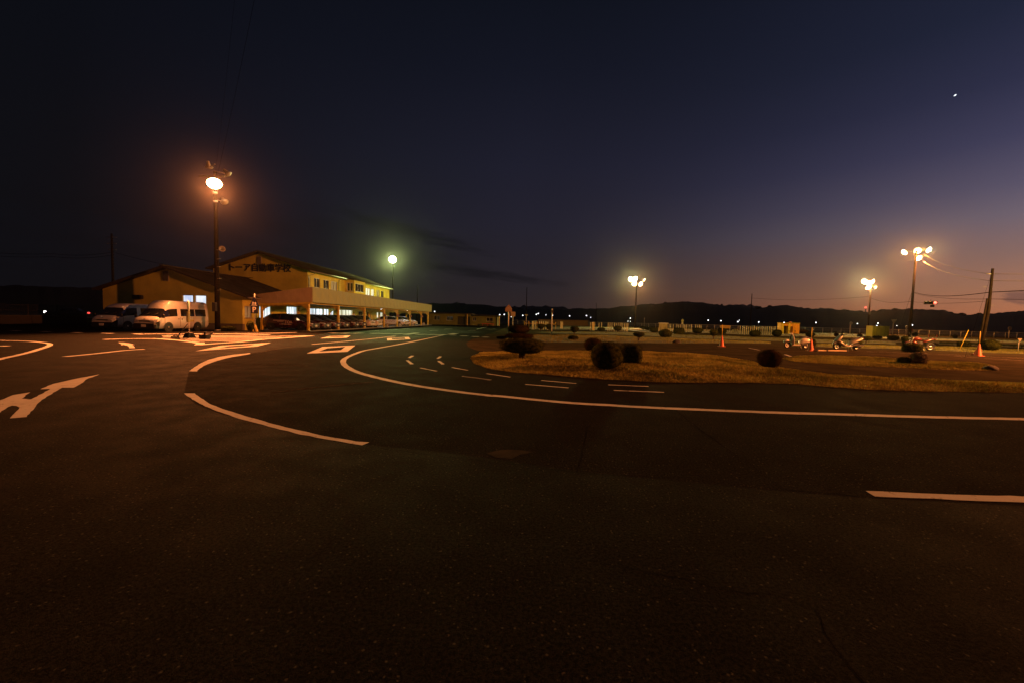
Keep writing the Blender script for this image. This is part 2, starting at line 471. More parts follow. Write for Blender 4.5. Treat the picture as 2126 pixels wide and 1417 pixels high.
# hatched area before the car park
pxline('hatch_outline', RC(-900, 262, -400, 246, 0, 243, 240, 244, 480, 258, 800, 283, 1000, 308, 1160, 330, 1225, 352, 1185, 380), 0.3)
pxline('hatch_outline', RC(1185, 380, 1600, 348, 2126, 312) + RD(700, 262, 1100, 235, 1500, 205, 1800, 184), 0.34, z=0.0088)
for a, w in (((300, 693.8, 440, 693.4, 560, 692.0, 616, 690.3), 0.3), ((336, 697.3, 430, 697.0, 500, 696.6, 560, 695.0), 0.36), ((338, 700.1, 430, 699.7, 500, 699.4, 600, 698.0, 640, 697.4), 0.4),
             ((375, 702.9, 440, 702.6, 500, 702.0, 585, 700.6), 0.36), ((385, 705.4, 440, 705.2, 500, 704.5, 545, 703.4), 0.34), ((398, 708.2, 450, 707.9, 500, 706.9, 520, 706.4), 0.3)):
    pxline('hatch_stripe', [(a[i], a[i + 1]) for i in range(0, len(a), 2)], w, z=0.0056)
poly('hatch_stripe', RC(1215, 362, 1230, 328, 1325, 326, 1332, 358), z=0.0072)
# diamonds that announce the crossing
ring('diamond_marking', RC(1125, 512, 1680, 396, 2126, 372)[:2] + RD(880, 330, 570, 410), RC(1640, 452, 1860, 405) + RD(520, 368, 380, 402))
ring('diamond_marking', R2(840, 222, 940, 181, 1147, 172, 1097, 211), R2(918, 210, 970, 189, 1085, 180, 1055, 201))
ring('diamond_marking', RE(692, 180, 940, 165, 965, 190, 693, 205), RE(748, 180, 895, 172, 905, 188, 750, 193))
ring('diamond_marking', RE(-85, 182, 20, 158, 268, 150, 225, 172), RE(-20, 172, 45, 161, 205, 156, 180, 167))
pxline('lane_line', R2(875, 165, 1050, 150, 1230, 133, 1400, 115), 0.16)
pxline('worn_line', RD(430, 570, 600, 545, 900, 490, 1250, 430, 1500, 395), 0.1, material=old_paint)
pxline('worn_line', R2(340, 283, 600, 290, 850, 300), 0.06, material=old_paint)
pxline('worn_line', R2(615, 470, 800, 447, 1000, 425, 1270, 400), 0.08, material=old_paint)
pxline('worn_line', R2(1285, 240, 1455, 244), 0.07, material=old_paint)
# crossing and the dashes before the far car park
for a in ((-75, 701, 20, 698), (50, 703, 155, 700), (165, 703, 285, 699), (370, 704, 490, 702), (490, 706, 600, 704), (620, 710, 740, 706), (755, 716, 885, 698), (868, 716, 990, 713), (988, 717, 1090, 714),
          (1098, 722, 1205, 716), (1240, 722, 1312, 722), (1250, 713, 1308, 704), (1362, 731, 1443, 731), (1488, 738, 1562, 738), (1606, 743, 1674, 743)):
    pxline('crossing_stripe', RB(*a), 0.62, z=0.0056)
for a in ((340, 678, 460, 672), (550, 663, 660, 657), (720, 653, 800, 650), (1020, 674, 1110, 669), (1180, 657, 1270, 653), (1440, 672, 1530, 672), (1540, 656, 1655, 633), (1640, 656, 1745, 656)):
    pxline('bay_line', RB(*a), 0.14)
for a in ((1478, 248, 1494, 250, 1519, 236, 1500, 235), (1466, 265, 1482, 265, 1516, 288, 1495, 289), (1658, 253, 1672, 255, 1694, 241, 1678, 239), (1664, 269, 1680, 268, 1710, 289, 1690, 290)):
    poly('lane_dash', R2(*a))
for a in (R2(1556, 312, 1660, 333), R2(1757, 309, 1857, 328), R2(1822, 364, 2004, 388), R2(1975, 348, 2126, 371), R3(5, 316, 230, 346), R3(645, 350, 930, 374), R3(515, 382, 868, 411), R3(1192, 386, 1523, 399), R3(1237, 431, 1647, 447)):
    pxline('lane_dash', a, 0.075)
# seams and cracks in the asphalt


def crack(px, w, amp, material=crack_m):
    P = smooth_path([G(*p) for p in px], 0.12); V = []; m = MB()
    for i, p in enumerate(P):
        t = P[min(i + 1, len(P) - 1)] - P[max(i - 1, 0)]; nr = Vector((-t.y, t.x, 0)).normalized()
        o = amp * (mnoise.noise(p * 3.1) + 0.6 * mnoise.noise(p * 11)); ww = w * (0.5 + abs(mnoise.noise(p * 5)))
        c = p + nr * o; V += [(c + nr * ww)[:2] + (0.003,), (c - nr * ww)[:2] + (0.003,)]
    m.add(V, [(2 * i, 2 * i + 1, 2 * i + 3, 2 * i + 2) for i in range(len(P) - 1)])
    m.build('crack', material, ROAD)


R5 = zr(1000, 880, 1.888)
crack(R5(825, 5, 900, 50, 960, 95, 1060, 165, 1130, 215, 1195, 258), 0.004, 0.02)
crack(R5(430, 535, 560, 565, 740, 600, 880, 630, 1040, 655, 1240, 700, 1330, 760, 1410, 890, 1485, 1020), 0.0032, 0.05)
crack(R5(420, -5, 405, 60, 390, 130, 375, 190), 0.004, 0.02)
crack(R5(820, 208, 600, 205, 375, 190, 150, 160, -200, 120, -560, 70), 0.003, 0.02)
crack(R5(1195, 258, 1330, 268, 1500, 285), 0.006, 0.01)
crack([(1400, 848), (1437, 878), (1500, 925)], 0.006, 0.02)
poly('dirt_patch', [(1010, 940), (1040, 933), (1085, 934), (1108, 938), (1080, 943), (1062, 952), (1030, 949)], material=mat('sandy_patch', (.034, .032, .028), .9, 0, .3, 3, col2=(.019, .018, .0165)), z=0.002)
MATS['sandy_patch'].node_tree.nodes['Principled BSDF'].inputs['IOR'].default_value = 1.035
crack([(560, 812), (700, 800), (900, 790)], 0.004, 0.03)

P = [G(*p) for p in [(-500, 684), (0, 686), (330, 691.5), (640, 689.5), (900, 681), (1010, 690), (930, 694), (850, 705), (700, 718), (616, 720.8), (565, 726), (522, 732.5), (455, 742), (415, 756), (392, 772), (382, 814), (405, 838), (460, 859), (560, 882),
                       (690, 907), (770, 924), (900, 936), (1020, 952), (1200, 978), (1650, 1022), (1800, 1034), (2126, 1050), (2600, 1070), (2600, 1600), (1063, 2600), (-700, 1500), (-700, 760)]]
m = MB(); m.add([(p.x, p.y, 0.001) for p in P], [tuple(range(len(P)))])
o = tag(m.build('old_road', old_asphalt), kind='structure')
if o.data.polygons[0].normal.z < 0: o.data.flip_normals()
P = [G(*p) for p in [(1015, 731), (990, 727), (972, 720), (968, 712), (980, 704), (1005, 696), (1030, 688), (1048, 681), (1066, 677), (1300, 676), (1600, 684), (2126, 700), (2600, 712), (2600, 815), (2126, 797), (1900, 788), (1720, 779), (1590, 759), (1450, 737), (1230, 730)]]
m = MB(); m.add([(p.x, p.y, 0.0015) for p in P], [tuple(range(len(P)))])
o = tag(m.build('course_lane', lane_m), kind='structure')
if o.data.polygons[0].normal.z < 0: o.data.flip_normals()

mid_grass_m = mat('mid_grass', (0.28, 0.27, 0.08), 0.95, 0, 0.2, 0.55, 0, spec=0, col2=(0.14, 0.14, 0.04))
# ------------------------------------------------------------------ turf islands between the course lanes


def island(name, px, h=0.12, edge=0.7, soil=None, blades=0, tall=0.11, step=0.35, bm=None, far=0.0):
    P = [G(*p) for p in px]
    P = [Vector((p.x, p.y)) for p in P]
    # ragged outline
    Q = []
    for i, a in enumerate(P):
        b = P[(i + 1) % len(P)]; k = max(1, int((b - a).length / 0.3)); k = min(k, 60)
        for j in range(k):
            c = a.lerp(b, j / k); nz = mnoise.noise(Vector((c.x * 1.7, c.y * 1.7, 3))) * 0.10 * min(1, (b - a).length)
            d = (b - a).normalized(); Q.append(c + Vector((-d.y, d.x)) * nz)
    xs, ys = [p.x for p in Q], [p.y for p in Q]
    nq = len(Q)
    S = [(Q[i], Q[(i + 1) % nq]) for i in range(nq)]

    def inside(x, y):
        r = False
        for a, b in S:
            if (a.y > y) != (b.y > y) and x < (b.x - a.x) * (y - a.y) / (b.y - a.y) + a.x: r = not r
        return r

    def dist(x, y):
        best = 1e9
        for a, b in S:
            dx, dy = b.x - a.x, b.y - a.y; l = dx * dx + dy * dy + 1e-12
            t = max(0, min(1, ((x - a.x) * dx + (y - a.y) * dy) / l))
            e = (a.x + dx * t - x) ** 2 + (a.y + dy * t - y) ** 2
            if e < best: best = e
        return math.sqrt(best)

    area = (max(xs) - min(xs)) * (max(ys) - min(ys)); st = max(step, math.sqrt(area / 5000))
    pts = list(Q); y = min(ys)
    while y < max(ys):
        x = min(xs)
        while x < max(xs):
            xx, yy = x + random.uniform(-.3, .3) * st, y + random.uniform(-.3, .3) * st
            if inside(xx, yy) and dist(xx, yy) > st * 0.4: pts.append(Vector((xx, yy)))
            x += st
        y += st
    vs, es, fs, *_ = delaunay_2d_cdt(pts, [(i, (i + 1) % nq) for i in range(nq)], [list(range(nq))], 1, 1e-5)

    def hz(x, y, d): return 0.006 + h * min(1, d / edge) ** 0.7 * (0.75 + 0.5 * mnoise.noise(Vector((x * 0.5, y * 0.5, 1)))) + 0.03 * mnoise.noise(Vector((x * 2.2, y * 2.2, 5))) * min(1, d / 0.3)
    V = [(p.x, p.y, hz(p.x, p.y, dist(p.x, p.y))) for p in vs]
    m = MB(); m.add(V, [tuple(f) for f in fs], True)
    o = tag(m.build(name, soil or turf_m), kind='structure')
    if o.data.polygons[0].normal.z < 0: o.data.flip_normals()
    if blades:
        mb = MB(); tris = [f for f in fs]
        ar = []
        for f in tris:
            a, b, c = (vs[i] for i in f[:3]); ar.append(abs((b - a).cross(c - a)) / 2)
        pick = random.choices(range(len(tris)), weights=ar, k=blades)
        for k in pick:
            a, b, c = (Vector(V[i]) for i in tris[k][:3]); r1, r2 = random.random(), random.random()
            if r1 + r2 > 1: r1, r2 = 1 - r1, 1 - r2
            p = a + (b - a) * r1 + (c - a) * r2
            tuft = 0.55 + 0.9 * max(0, mnoise.noise(Vector((p.x * 1.1, p.y * 1.1, 9))) + 0.35)
            hh = tall * tuft * random.uniform(0.5, 1.2); q = random.uniform(0, 6.283); w = random.uniform(0.006, 0.016) * (1 + far)
            e = Vector((math.cos(q), math.sin(q), 0)); le = Vector((random.gauss(0, .5), random.gauss(0, .5), 0)) * hh
            mb.add([p - e * w, p + e * w, p + le + Vector((0, 0, hh))], [(0, 1, 2)])
        mb.build('grass', bm or grass_m, o, kind='stuff')
    return o


island('turf_island', [(975, 744), (985, 736), (1003, 731), (1100, 728), (1230, 728), (1350, 730), (1450, 735), (1535, 745), (1590, 757), (1640, 767), (1720, 777), (1850, 785), (2000, 791), (2150, 796), (2400, 802),
                       (2400, 822), (2150, 815), (1950, 812), (1800, 808), (1720, 803), (1660, 797), (1560, 794), (1400, 794), (1330, 791), (1260, 787), (1200, 783), (1120, 776), (1050, 771), (1010, 764), (985, 754)],
       h=0.18, edge=2.6, blades=110000, tall=0.05)
island('turf_island', [(1622, 744), (1650, 740), (1700, 739), (1780, 742), (1850, 746), (1905, 749), (1990, 752), (2040, 755), (2068, 760), (2060, 768), (2000, 768), (1900, 764), (1800, 760), (1720, 755), (1650, 750)],
       h=0.14, edge=1.2, blades=30000, tall=0.05)
island('turf_island', [(1040, 702), (1110, 697), (1200, 696.5), (1260, 697.5), (1340, 701), (1420, 704), (1500, 707), (1600, 710), (1600, 713), (1500, 712), (1410, 713), (1340, 712), (1240, 711), (1130, 711), (1060, 708)],
       h=0.1, blades=16000, tall=0.07, far=0.8, soil=green_turf_m, bm=mid_grass_m)
island('turf_island', [(1110, 690), (1180, 689), (1260, 690), (1340, 691), (1430, 696), (1540, 700), (1640, 703), (1740, 706), (1860, 711), (1860, 714), (1700, 711), (1560, 706), (1430, 702), (1340, 697.5), (1240, 693.8), (1150, 692.6)],
       h=0.08, soil=green_turf_m, blades=9000, tall=0.07, far=1.5, bm=far_grass_m)
island('turf_island', [(1640, 713), (1760, 716), (1880, 719), (1960, 719), (2060, 723), (2200, 729), (2200, 736), (2060, 732), (1950, 727), (1850, 724), (1720, 720.5), (1640, 717)],
       h=0.08, blades=14000, tall=0.06, far=0.5, soil=green_turf_m, bm=mid_grass_m)
island('turf_island', [(1950, 710), (2100, 716), (2300, 724), (2300, 727), (2100, 720), (1950, 714)], h=0.05, soil=green_turf_m, blades=5000, far=1, bm=far_grass_m)
island('verge', [(1060, 679.5), (1200, 679), (1330, 679.5), (1450, 684), (1600, 689), (1750, 693), (1900, 700), (2140, 707), (2400, 714), (2400, 717.5), (2140, 711), (1900, 704.5), (1750, 700), (1600, 697), (1450, 691), (1330, 686), (1200, 684.5), (1060, 683.5)],
       h=0.05, soil=green_turf_m, blades=9000, far=2, step=1.2, bm=far_grass_m)
pxline('kerb_line', [(1690, 704), (1770, 706.5), (1870, 709)], 0.9)
pxline('kerb_line', [(1925, 710), (1985, 712), (2040, 714), (2126, 717.5), (2300, 725)], 0.45)
pxline('bay_line', [(1555, 722), (1577, 726)], 0.12)
pxline('bay_line', [(1630, 735), (1642, 739)], 0.12)
pxline('lane_line', [(1800, 729), (1960, 735), (2126, 743)], 0.05)
pxline('lane_line', [(1980, 738), (2126, 748)], 0.05)
pxline('worn_line', [(1640, 729), (1720, 737), (1760, 742)], 0.05, material=old_paint)
# bright concrete strip at the far side
pxline('kerb_line', [(1300, 685), (1345, 689), (1400, 693)], 0.9, material=conc_m)

# ------------------------------------------------------------------ hills and woods at the horizon
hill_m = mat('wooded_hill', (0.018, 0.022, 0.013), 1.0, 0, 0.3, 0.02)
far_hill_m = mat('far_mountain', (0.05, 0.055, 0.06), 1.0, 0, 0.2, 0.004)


def hill(name, prof, D, deep, material, rough=4.0, seed=0, step=None):
    """prof: silhouette (px, py); a ridge with a slope towards the camera and one behind it"""
    V = []; cols = 0
    px0, px1 = prof[0][0], prof[-1][0]; step = step or 4
    xs = []
    x = px0
    while x <= px1: xs.append(x); x += step
    rows = [(-0.75, 0.0), (-0.45, 0.35), (-0.2, 0.75), (0, 1.0), (0.3, 0.8), (0.8, 0.0)]
    for x in xs:
        for (a, ya), (b, yb) in zip(prof, prof[1:]):
            if a <= x <= b: y = ya + (yb - ya) * (x - a) / (b - a + 1e-9); break
        d0 = ray(x, HOR(x)); d0.z = 0; d0.normalize()
        base = CAMP + d0 * D; top = CAMP + ray(x, y) * (D / Vector((ray(x, y).x, ray(x, y).y)).length)
        hgt = max(top.z, 1.0)
        for k, (off, f) in enumerate(rows):
            p = CAMP + d0 * (D + off * deep)
            nz = (mnoise.noise(Vector((p.x * .045, p.y * .045, seed))) * rough + abs(mnoise.noise(Vector((p.x * .16, p.y * .16, seed + 3)))) * rough * 0.8 - rough * .3)
            V.append((p.x, p.y, max(-0.5, hgt * f + (nz * min(1, f * 2) if f else 0)) - (0.5 if f == 0 else 0)))
    n = len(rows); m = MB()
    m.add(V, [(i * n + k, i * n + n + k, i * n + n + k + 1, i * n + k + 1) for i in range(len(xs) - 1) for k in range(n - 1)], True)
    return tag(m.build(name, material), kind='structure')


hill('hills', [(860, 632), (900, 629), (950, 632), (990, 633), (1040, 636), (1100, 642), (1200, 641), (1265, 641), (1290, 636), (1330, 633), (1395, 628), (1418, 626), (1450, 627), (1480, 631), (1500, 634), (1545, 636), (1570, 638), (1610, 635),
               (1640, 636), (1690, 641), (1760, 645), (1800, 646), (1840, 641), (1890, 643), (1960, 646), (2003, 652), (2060, 650), (2110, 647), (2160, 645), (2300, 640), (2500, 640)], 620, 320, hill_m, 2.2, 1, 3)
hill('hills', [(-300, 575), (-100, 580), (0, 588), (60, 589), (130, 593), (205, 597), (260, 605), (420, 615), (600, 622), (900, 634)], 260, 130, hill_m, 1.6, 4, 4)
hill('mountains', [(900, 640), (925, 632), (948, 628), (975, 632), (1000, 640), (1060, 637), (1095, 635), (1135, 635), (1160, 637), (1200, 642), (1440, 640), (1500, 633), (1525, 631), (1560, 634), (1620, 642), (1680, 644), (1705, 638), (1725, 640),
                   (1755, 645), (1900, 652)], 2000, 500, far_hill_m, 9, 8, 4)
# tree crowns that break the skyline: nobody could count them
mb = MB()
for k in range(1500):
    px = random.uniform(880, 2140); D = random.uniform(470, 640); p = CAMP + Vector((ray(px, 660).x, ray(px, 660).y, 0)).normalized() * D
    hit = None
    mb_r = random.uniform(1.8, 4.0)
    V = []
    # crown sits on the hill: height from the silhouette at that direction
    prof = [(860, 632), (900, 629), (990, 633), (1100, 642), (1265, 641), (1330, 633), (1418, 626), (1480, 631), (1545, 636), (1610, 635), (1690, 641), (1800, 646), (1840, 641), (1960, 646), (2003, 652), (2110, 647), (2200, 645)]
    for (a, ya), (b, yb) in zip(prof, prof[1:]):
        if a <= px <= b: y = ya + (yb - ya) * (px - a) / (b - a); break
    top = (CAMP + ray(px, y) * (620 / Vector((ray(px, y).x, ray(px, y).y)).length)).z
    f = 1 - abs(D - 620) / 250
    z = max(2, top * f * f) - 2.0 + random.uniform(-1, 1.0)
    hh = random.uniform(1.6, 3.4)
    n = 7; V = []
    for f, zz in ((.75, -.1), (1.0, .3), (.72, .62), (.3, .82)):
        V += [(p.x + f * mb_r * math.cos(6.283 * i / n) * random.uniform(.8, 1.2), p.y + f * mb_r * math.sin(6.283 * i / n) * random.uniform(.8, 1.2), z + hh * zz * random.uniform(.9, 1.1)) for i in range(n)]
    mb.add(V, [(r * n + i, r * n + (i + 1) % n, r * n + n + (i + 1) % n, r * n + n + i) for r in range(3) for i in range(n)] + [tuple(3 * n + i for i in range(n))], True)
tag(mb.build('woodland', hill_m), kind='stuff')

# ------------------------------------------------------------------ chain link fence round the far side of the course
fence = thing('chain_link_fence', 'long low chain link fence with pale posts along the far edge of the course', 'fence')
FA, FB = Vector((-6.0, 135.6, 0)), Vector((150.0, 88.0, 0))
L = (FB - FA).length; nseg = int(L / 2.0); fd = (FB - FA).normalized(); fr = math.atan2(fd.y, fd.x)
FH = 1.25
post0 = MB().tube([(0, 0, -0.05), (0, 0, FH + 0.04)], 0.045, 6).build('fence_post', mat('fence_paint', (0.78, 0.76, 0.62), 0.6), fence, loc=FA)
mb = MB(); w = 2.0; s = 0.16; rw = 0.006
for sgn in (1, -1):
    k = -FH
    while k < w + 0.01:
        x0, z0, x1, z1 = (k, 0.06, k + FH, FH) if sgn > 0 else (k + FH, 0.06, k, FH)
        def cl(xa, za, xb, zb):
            if xa > xb: xa, za, xb, zb = xb, zb, xa, za
            if xb <= 0 or xa >= w: return None
            if xa < 0: za += (zb - za) * (-xa) / (xb - xa); xa = 0
            if xb > w: zb = za + (zb - za) * (w - xa) / (xb - xa); xb = w
            return xa, za, xb, zb
        r = cl(x0, z0, x1, z1)
        if r: mb.tube([(r[0], 0.01 * sgn, r[1]), (r[2], 0.01 * sgn, r[3])], rw, 3, cap=False, smooth=False)
        k += s
panel0 = mb.build('wire_panel', mat('fence_wire', (0.30, 0.32, 0.22), 0.6, 0.2), fence, loc=FA, kind='stuff')
panel0.rotation_euler = (0, 0, fr)
rail0 = MB().tube([(0, 0, FH), (2, 0, FH)], 0.025, 5).build('fence_rail', MATS['fence_paint'], fence, loc=FA); rail0.rotation_euler = (0, 0, fr)
for i in range(1, nseg):
    p = FA + fd * (2.0 * i)
    inst(post0, loc=p); inst(panel0, loc=p); inst(rail0, loc=p)
# ================================================================== buildings
wall_m = mat('yellow_wall', (0.68, 0.60, 0.11), 0.75, 0, 0.10, 0.5, 0.25, 30)
base_m = mat('wall_footing', (0.20, 0.16, 0.10), 0.9, 0, 0.15, 2)
roof_m = mat('sheet_roof', (0.075, 0.066, 0.056), 0.8, 0, 0.15, 1.0, spec=0)
trim_m = mat('pale_trim', (0.24, 0.23, 0.19), 0.7, 0, 0.08, 3)
fascia_m = mat('fascia_sheet', (0.31, 0.32, 0.125), 0.6, 0, 0.08, 0.8)
alu_m = mat('window_alu', (0.50, 0.49, 0.46), 0.4, 0.5, 0.05, 4)
pane_dark = glass('dark_pane', (0.018, 0.02, 0.018), 0.08)
louvre_m = mat('louvre', (0.06, 0.055, 0.05), 0.7)
letter_m = mat('navy_letter', (0.02, 0.022, 0.05), 0.5)


def curtain_glow(name, ca, cb, strength, scale, axis=1):
    m = bpy.data.materials.new(name); m.use_nodes = True; q = NG(m.node_tree); b = m.node_tree.nodes['Principled BSDF']
    t = q.new('ShaderNodeTexCoord').outputs['Object']
    mp = q.new('ShaderNodeMapping'); q.link(t, mp.inputs[0]); mp.inputs['Scale'].default_value = (scale, scale, 0.25)
    n = q.noise(mp.outputs[0], 1.0, 3, 0.7)
    q.link(q.mix(q.maprange(n, 0.36, 0.62), ca, cb), b.inputs['Emission Color'])
    b.inputs['Emission Strength'].default_value = strength
    b.inputs['Base Color'].default_value = (0.4, 0.4, 0.4, 1); b.inputs['Roughness'].default_value = 0.15
    return m


lit_white = curtain_glow('lit_room_white', (0.50, 0.60, 0.85), (0.95, 1.0, 1.0), 1.0, 1.4)
lit_office = curtain_glow('lit_office', (0.16, 0.20, 0.24), (0.85, 1.0, 1.0), 1.7, 4.5)
lit_curtain = curtain_glow('lit_curtain', (0.28, 0.26, 0.12), (0.9, 0.93, 0.72), 1.3, 5.5)
lit_dim = curtain_glow('dim_curtain', (0.03, 0.03, 0.015), (0.12, 0.11, 0.05), 0.6, 5)


def wall(name, O, U, length, top, holes, th, material, parent, z0=0.0):
    """wall from O along unit vector U, top = height or list of (u, z); holes (u0, u1, z0, z1); the outside is on the right of U"""
    N = Vector((U.y, -U.x, 0)); m = MB()
    if not isinstance(top, list): top = [(0, top), (length, top)]
    us = sorted({0, length} | {u for u, _ in top} | {h[i] for h in holes for i in (0, 1)})

    def tz(u):
        for (a, za), (b, zb) in zip(top, top[1:]):
            if a <= u <= b + 1e-6: return za + (zb - za) * (u - a) / (b - a)
    P = lambda u, z, d=0: O + U * u + Vector((0, 0, z)) - N * d
    for a, b in zip(us, us[1:]):
        mid = (a + b) / 2
        segs = [(z0, None)]
        hs = sorted([h for h in holes if h[0] < mid < h[1]], key=lambda h: h[2])
        z = z0; spans = []
        for h in hs: spans.append((z, h[2], False)); z = h[3]
        spans.append((z, None, True))
        for za, zb, last in spans:
            for d in (0, th):
                q = [P(a, za, d), P(b, za, d), P(b, tz(b) if last else zb, d), P(a, tz(a) if last else zb, d)]
                m.add(q, [(0, 1, 2, 3) if d == 0 else (3, 2, 1, 0)])
    for h in holes:
        c = [(h[0], h[2]), (h[1], h[2]), (h[1], h[3]), (h[0], h[3])]
        for i in range(4):
            (a, za), (b, zb) = c[i], c[(i + 1) % 4]
            m.add([P(a, za), P(a, za, th), P(b, zb, th), P(b, zb)], [(0, 1, 2, 3)])
    for u in (0, length): m.add([P(u, z0), P(u, tz(u)), P(u, tz(u), th), P(u, z0, th)], [(0, 1, 2, 3)])
    for (a, za), (b, zb) in zip(top, top[1:]): m.add([P(a, za), P(b, zb), P(b, zb, th), P(a, za, th)], [(0, 1, 2, 3)])
    return m.build(name, material, parent)


def window(O, U, h, parent, pane_mat, bars=1, fw=0.05, frame_mat=None, sill=True, label=None, deep=0.08):
    """window in hole h of a wall: a part of the building with its pane as sub-part"""
    N = Vector((U.y, -U.x, 0)); u0, u1, z0, z1 = h; m = MB()
    R = Matrix((U, N * -1, Vector((0, 0, 1)))).transposed()
    c = lambda u, z, d: O + U * u - N * d + Vector((0, 0, z))
    w = u1 - u0; hh = z1 - z0
    m.box(c((u0 + u1) / 2, z0 + fw / 2, deep), (w, 0.07, fw), m=R); m.box(c((u0 + u1) / 2, z1 - fw / 2, deep), (w, 0.07, fw), m=R)
    m.box(c(u0 + fw / 2, (z0 + z1) / 2, deep), (fw, 0.07, hh - 2 * fw), m=R); m.box(c(u1 - fw / 2, (z0 + z1) / 2, deep), (fw, 0.07, hh - 2 * fw), m=R)
    for i in range(bars):
        u = u0 + w * (i + 1) / (bars + 1); m.box(c(u, (z0 + z1) / 2, deep - 0.004), (fw * 0.8, 0.06, hh - 2 * fw), m=R)
    if sill: m.box(c((u0 + u1) / 2, z0 - 0.022, -0.02), (w + 0.1, 0.1, 0.04), m=R)
    f = m.build('window', frame_mat or alu_m, parent, label=label)
    p = MB(); a, b = u0 + fw * .5, u1 - fw * .5
    p.quad(c(a, z0 + fw * .5, deep + 0.02), c(b, z0 + fw * .5, deep + 0.02), c(b, z1 - fw * .5, deep + 0.02), c(a, z1 - fw * .5, deep + 0.02))
    p.build('pane', pane_mat, f)
    return f


def roof_slope(name, a, b, y0, y1, th, material, parent, ribs=0.45):
    """sheet from eave a=(x,z) to ridge b=(x,z), y0..y1, with standing ribs"""
    m = MB(); d = Vector((b[0] - a[0], 0, b[1] - a[1])); L = d.length; d.normalize(); up = Vector((-d.z, 0, d.x))
    if up.z < 0: up = -up
    R = Matrix((d, Vector((0, 1, 0)), up)).transposed()
    c = (Vector((a[0], 0, a[1])) + Vector((b[0], 0, b[1]))) / 2
    m.box(c + Vector((0, (y0 + y1) / 2, 0)) + up * th / 2, (L, y1 - y0, th), m=R)
    o = m.build(name, material, parent)
    k = MB(); y = y0 + 0.1
    while y < y1: k.box(c + Vector((0, y, 0)) + up * (th + 0.02), (L, 0.04, 0.045), m=R); y += ribs
    k.build('roof_rib', material, o, kind='stuff')
    return o


UX, UY = Vector((1, 0, 0)), Vector((0, 1, 0))
WX = -24.3                                 # the long front wall behind the parked cars
# ---- low gabled hall nearest to the camera
hall = thing('low_hall', 'low yellow gabled building with two bright windows behind the white vans', 'building')
y1 = 32.72; x0, x1 = -36.65, WX; ux = lambda x: x - x0
h1 = [(ux(-29.58), ux(-28.61), 1.45, 2.91), (ux(-28.48), ux(-27.46), 1.45, 2.91)]
O = Vector((x0, y1, 0))
wall('wall', O, UX, x1 - x0, [(0, 3.25), (ux(-30.9), 5.08), (x1 - x0, 2.94)], h1, 0.2, wall_m, hall, z0=0.55)
MB().box(((x0 + x1) / 2, y1 + 0.08, 0.275), (x1 - x0 + 0.06, 0.26, 0.55)).build('footing', base_m, hall)
for h in h1: window(O, UX, h, hall, lit_white, 0, 0.06)
OS = Vector((WX, y1 + 0.2, 0)); uy = lambda y: y - OS.y
h2 = [(uy(33.0), uy(33.85), 1.05, 2.08), (uy(34.86), uy(36.43), 1.05, 2.15), (uy(38.9), uy(40.8), 0.95, 2.25)]
wall('wall', OS, UY, 42.6 - OS.y, 2.9, h2, 0.2, wall_m, hall)
for h, pm in zip(h2, (lit_dim, lit_office, lit_office)): window(OS, UY, h, hall, pm, 1)
wall('wall', Vector((x0, 42.6, 0)), UY * -1, 42.6 - OS.y, 3.25, [], 0.2, wall_m, hall)
roof_slope('roof', (WX + 0.75, 2.70), (-30.9, 5.16), y1 - 0.45, 42.55, 0.12, roof_m, hall)
roof_slope('roof', (x0 - 0.45, 3.14), (-30.905, 5.16), y1 - 0.45, 42.55, 0.12, roof_m, hall)
MB().box((-30.9, 37.4, 5.32), (0.34, 10.4, 0.07)).build('ridge_cap', roof_m, hall)
m = MB(); zz = 2.70 + 0.05
m.tube([(WX + 0.80, y1 - 0.45, zz), (WX + 0.80, 42.5, zz)], 0.07, 6); m.build('gutter', trim_m, hall)
v = MB().box((-30.95, y1 - 0.03, 4.45), (0.5, 0.08, 0.85)).build('vent', mat('vent_frame', (0.3, 0.28, 0.25), 0.6), hall)
k = MB()
for i in range(8): k.box((-30.95, y1 - 0.075, 4.12 + i * 0.095), (0.40, 0.03, 0.05), m=Matrix.Rotation(0.5, 3, 'X'))
k.build('louvre', louvre_m, v, kind='stuff')
k = MB().cbox((-33.3, y1 - 0.2, 2.62), (0.72, 0.4, 0.34), 0.05).build('vent_hood', dark_m, hall)

# ---- two storey classroom block
block = thing('classroom_block', 'two storey yellow gabled building with large dark lettering on its gable', 'building')
y2 = 42.62; ye = 68.05; ridge = -29.6; bl = -34.9
O2 = Vector((bl, y2, 0)); wall('wall', O2, UX, WX - bl, [(0, 6.27), (ridge - bl, 8.03), (WX - bl, 6.27)], [], 0.2, wall_m, block)
OF = Vector((WX, y2 + 0.2, 0)); uf = lambda y: y - OF.y
up_w = [(42.92, 43.2), (43.96, 45.2), (46.0, 47.28), (47.78, 49.38), (55.99, 57.33), (58.03, 59.64), (59.98, 61.22), (62.14, 63.46), (64.05, 65.26)]
hu = [(uf(a), uf(b), 4.55, 5.62) for a, b in up_w]
lo_w = [(42.95, 45.9, 0.1, 2.2), (46.1, 48.45, 0.1, 2.2), (49.9, 54.4, 0.9, 2.22), (55.6, 57.0, 0.9, 2.1), (58.6, 60.0, 0.9, 2.1), (62.37, 63.2, 1.2, 2.1), (63.8, 64.95, 1.2, 2.1)]
hl = [(uf(a), uf(b), c, d) for a, b, c, d in lo_w]
wall('wall', OF, UY, ye - OF.y, 6.2, hu + hl, 0.2, wall_m, block)
for h, pm in zip(hu, (pane_dark, pane_dark, pane_dark, lit_dim, lit_curtain, lit_curtain, lit_curtain, lit_dim, pane_dark)): window(OF, UY, h, block, pm, 1)
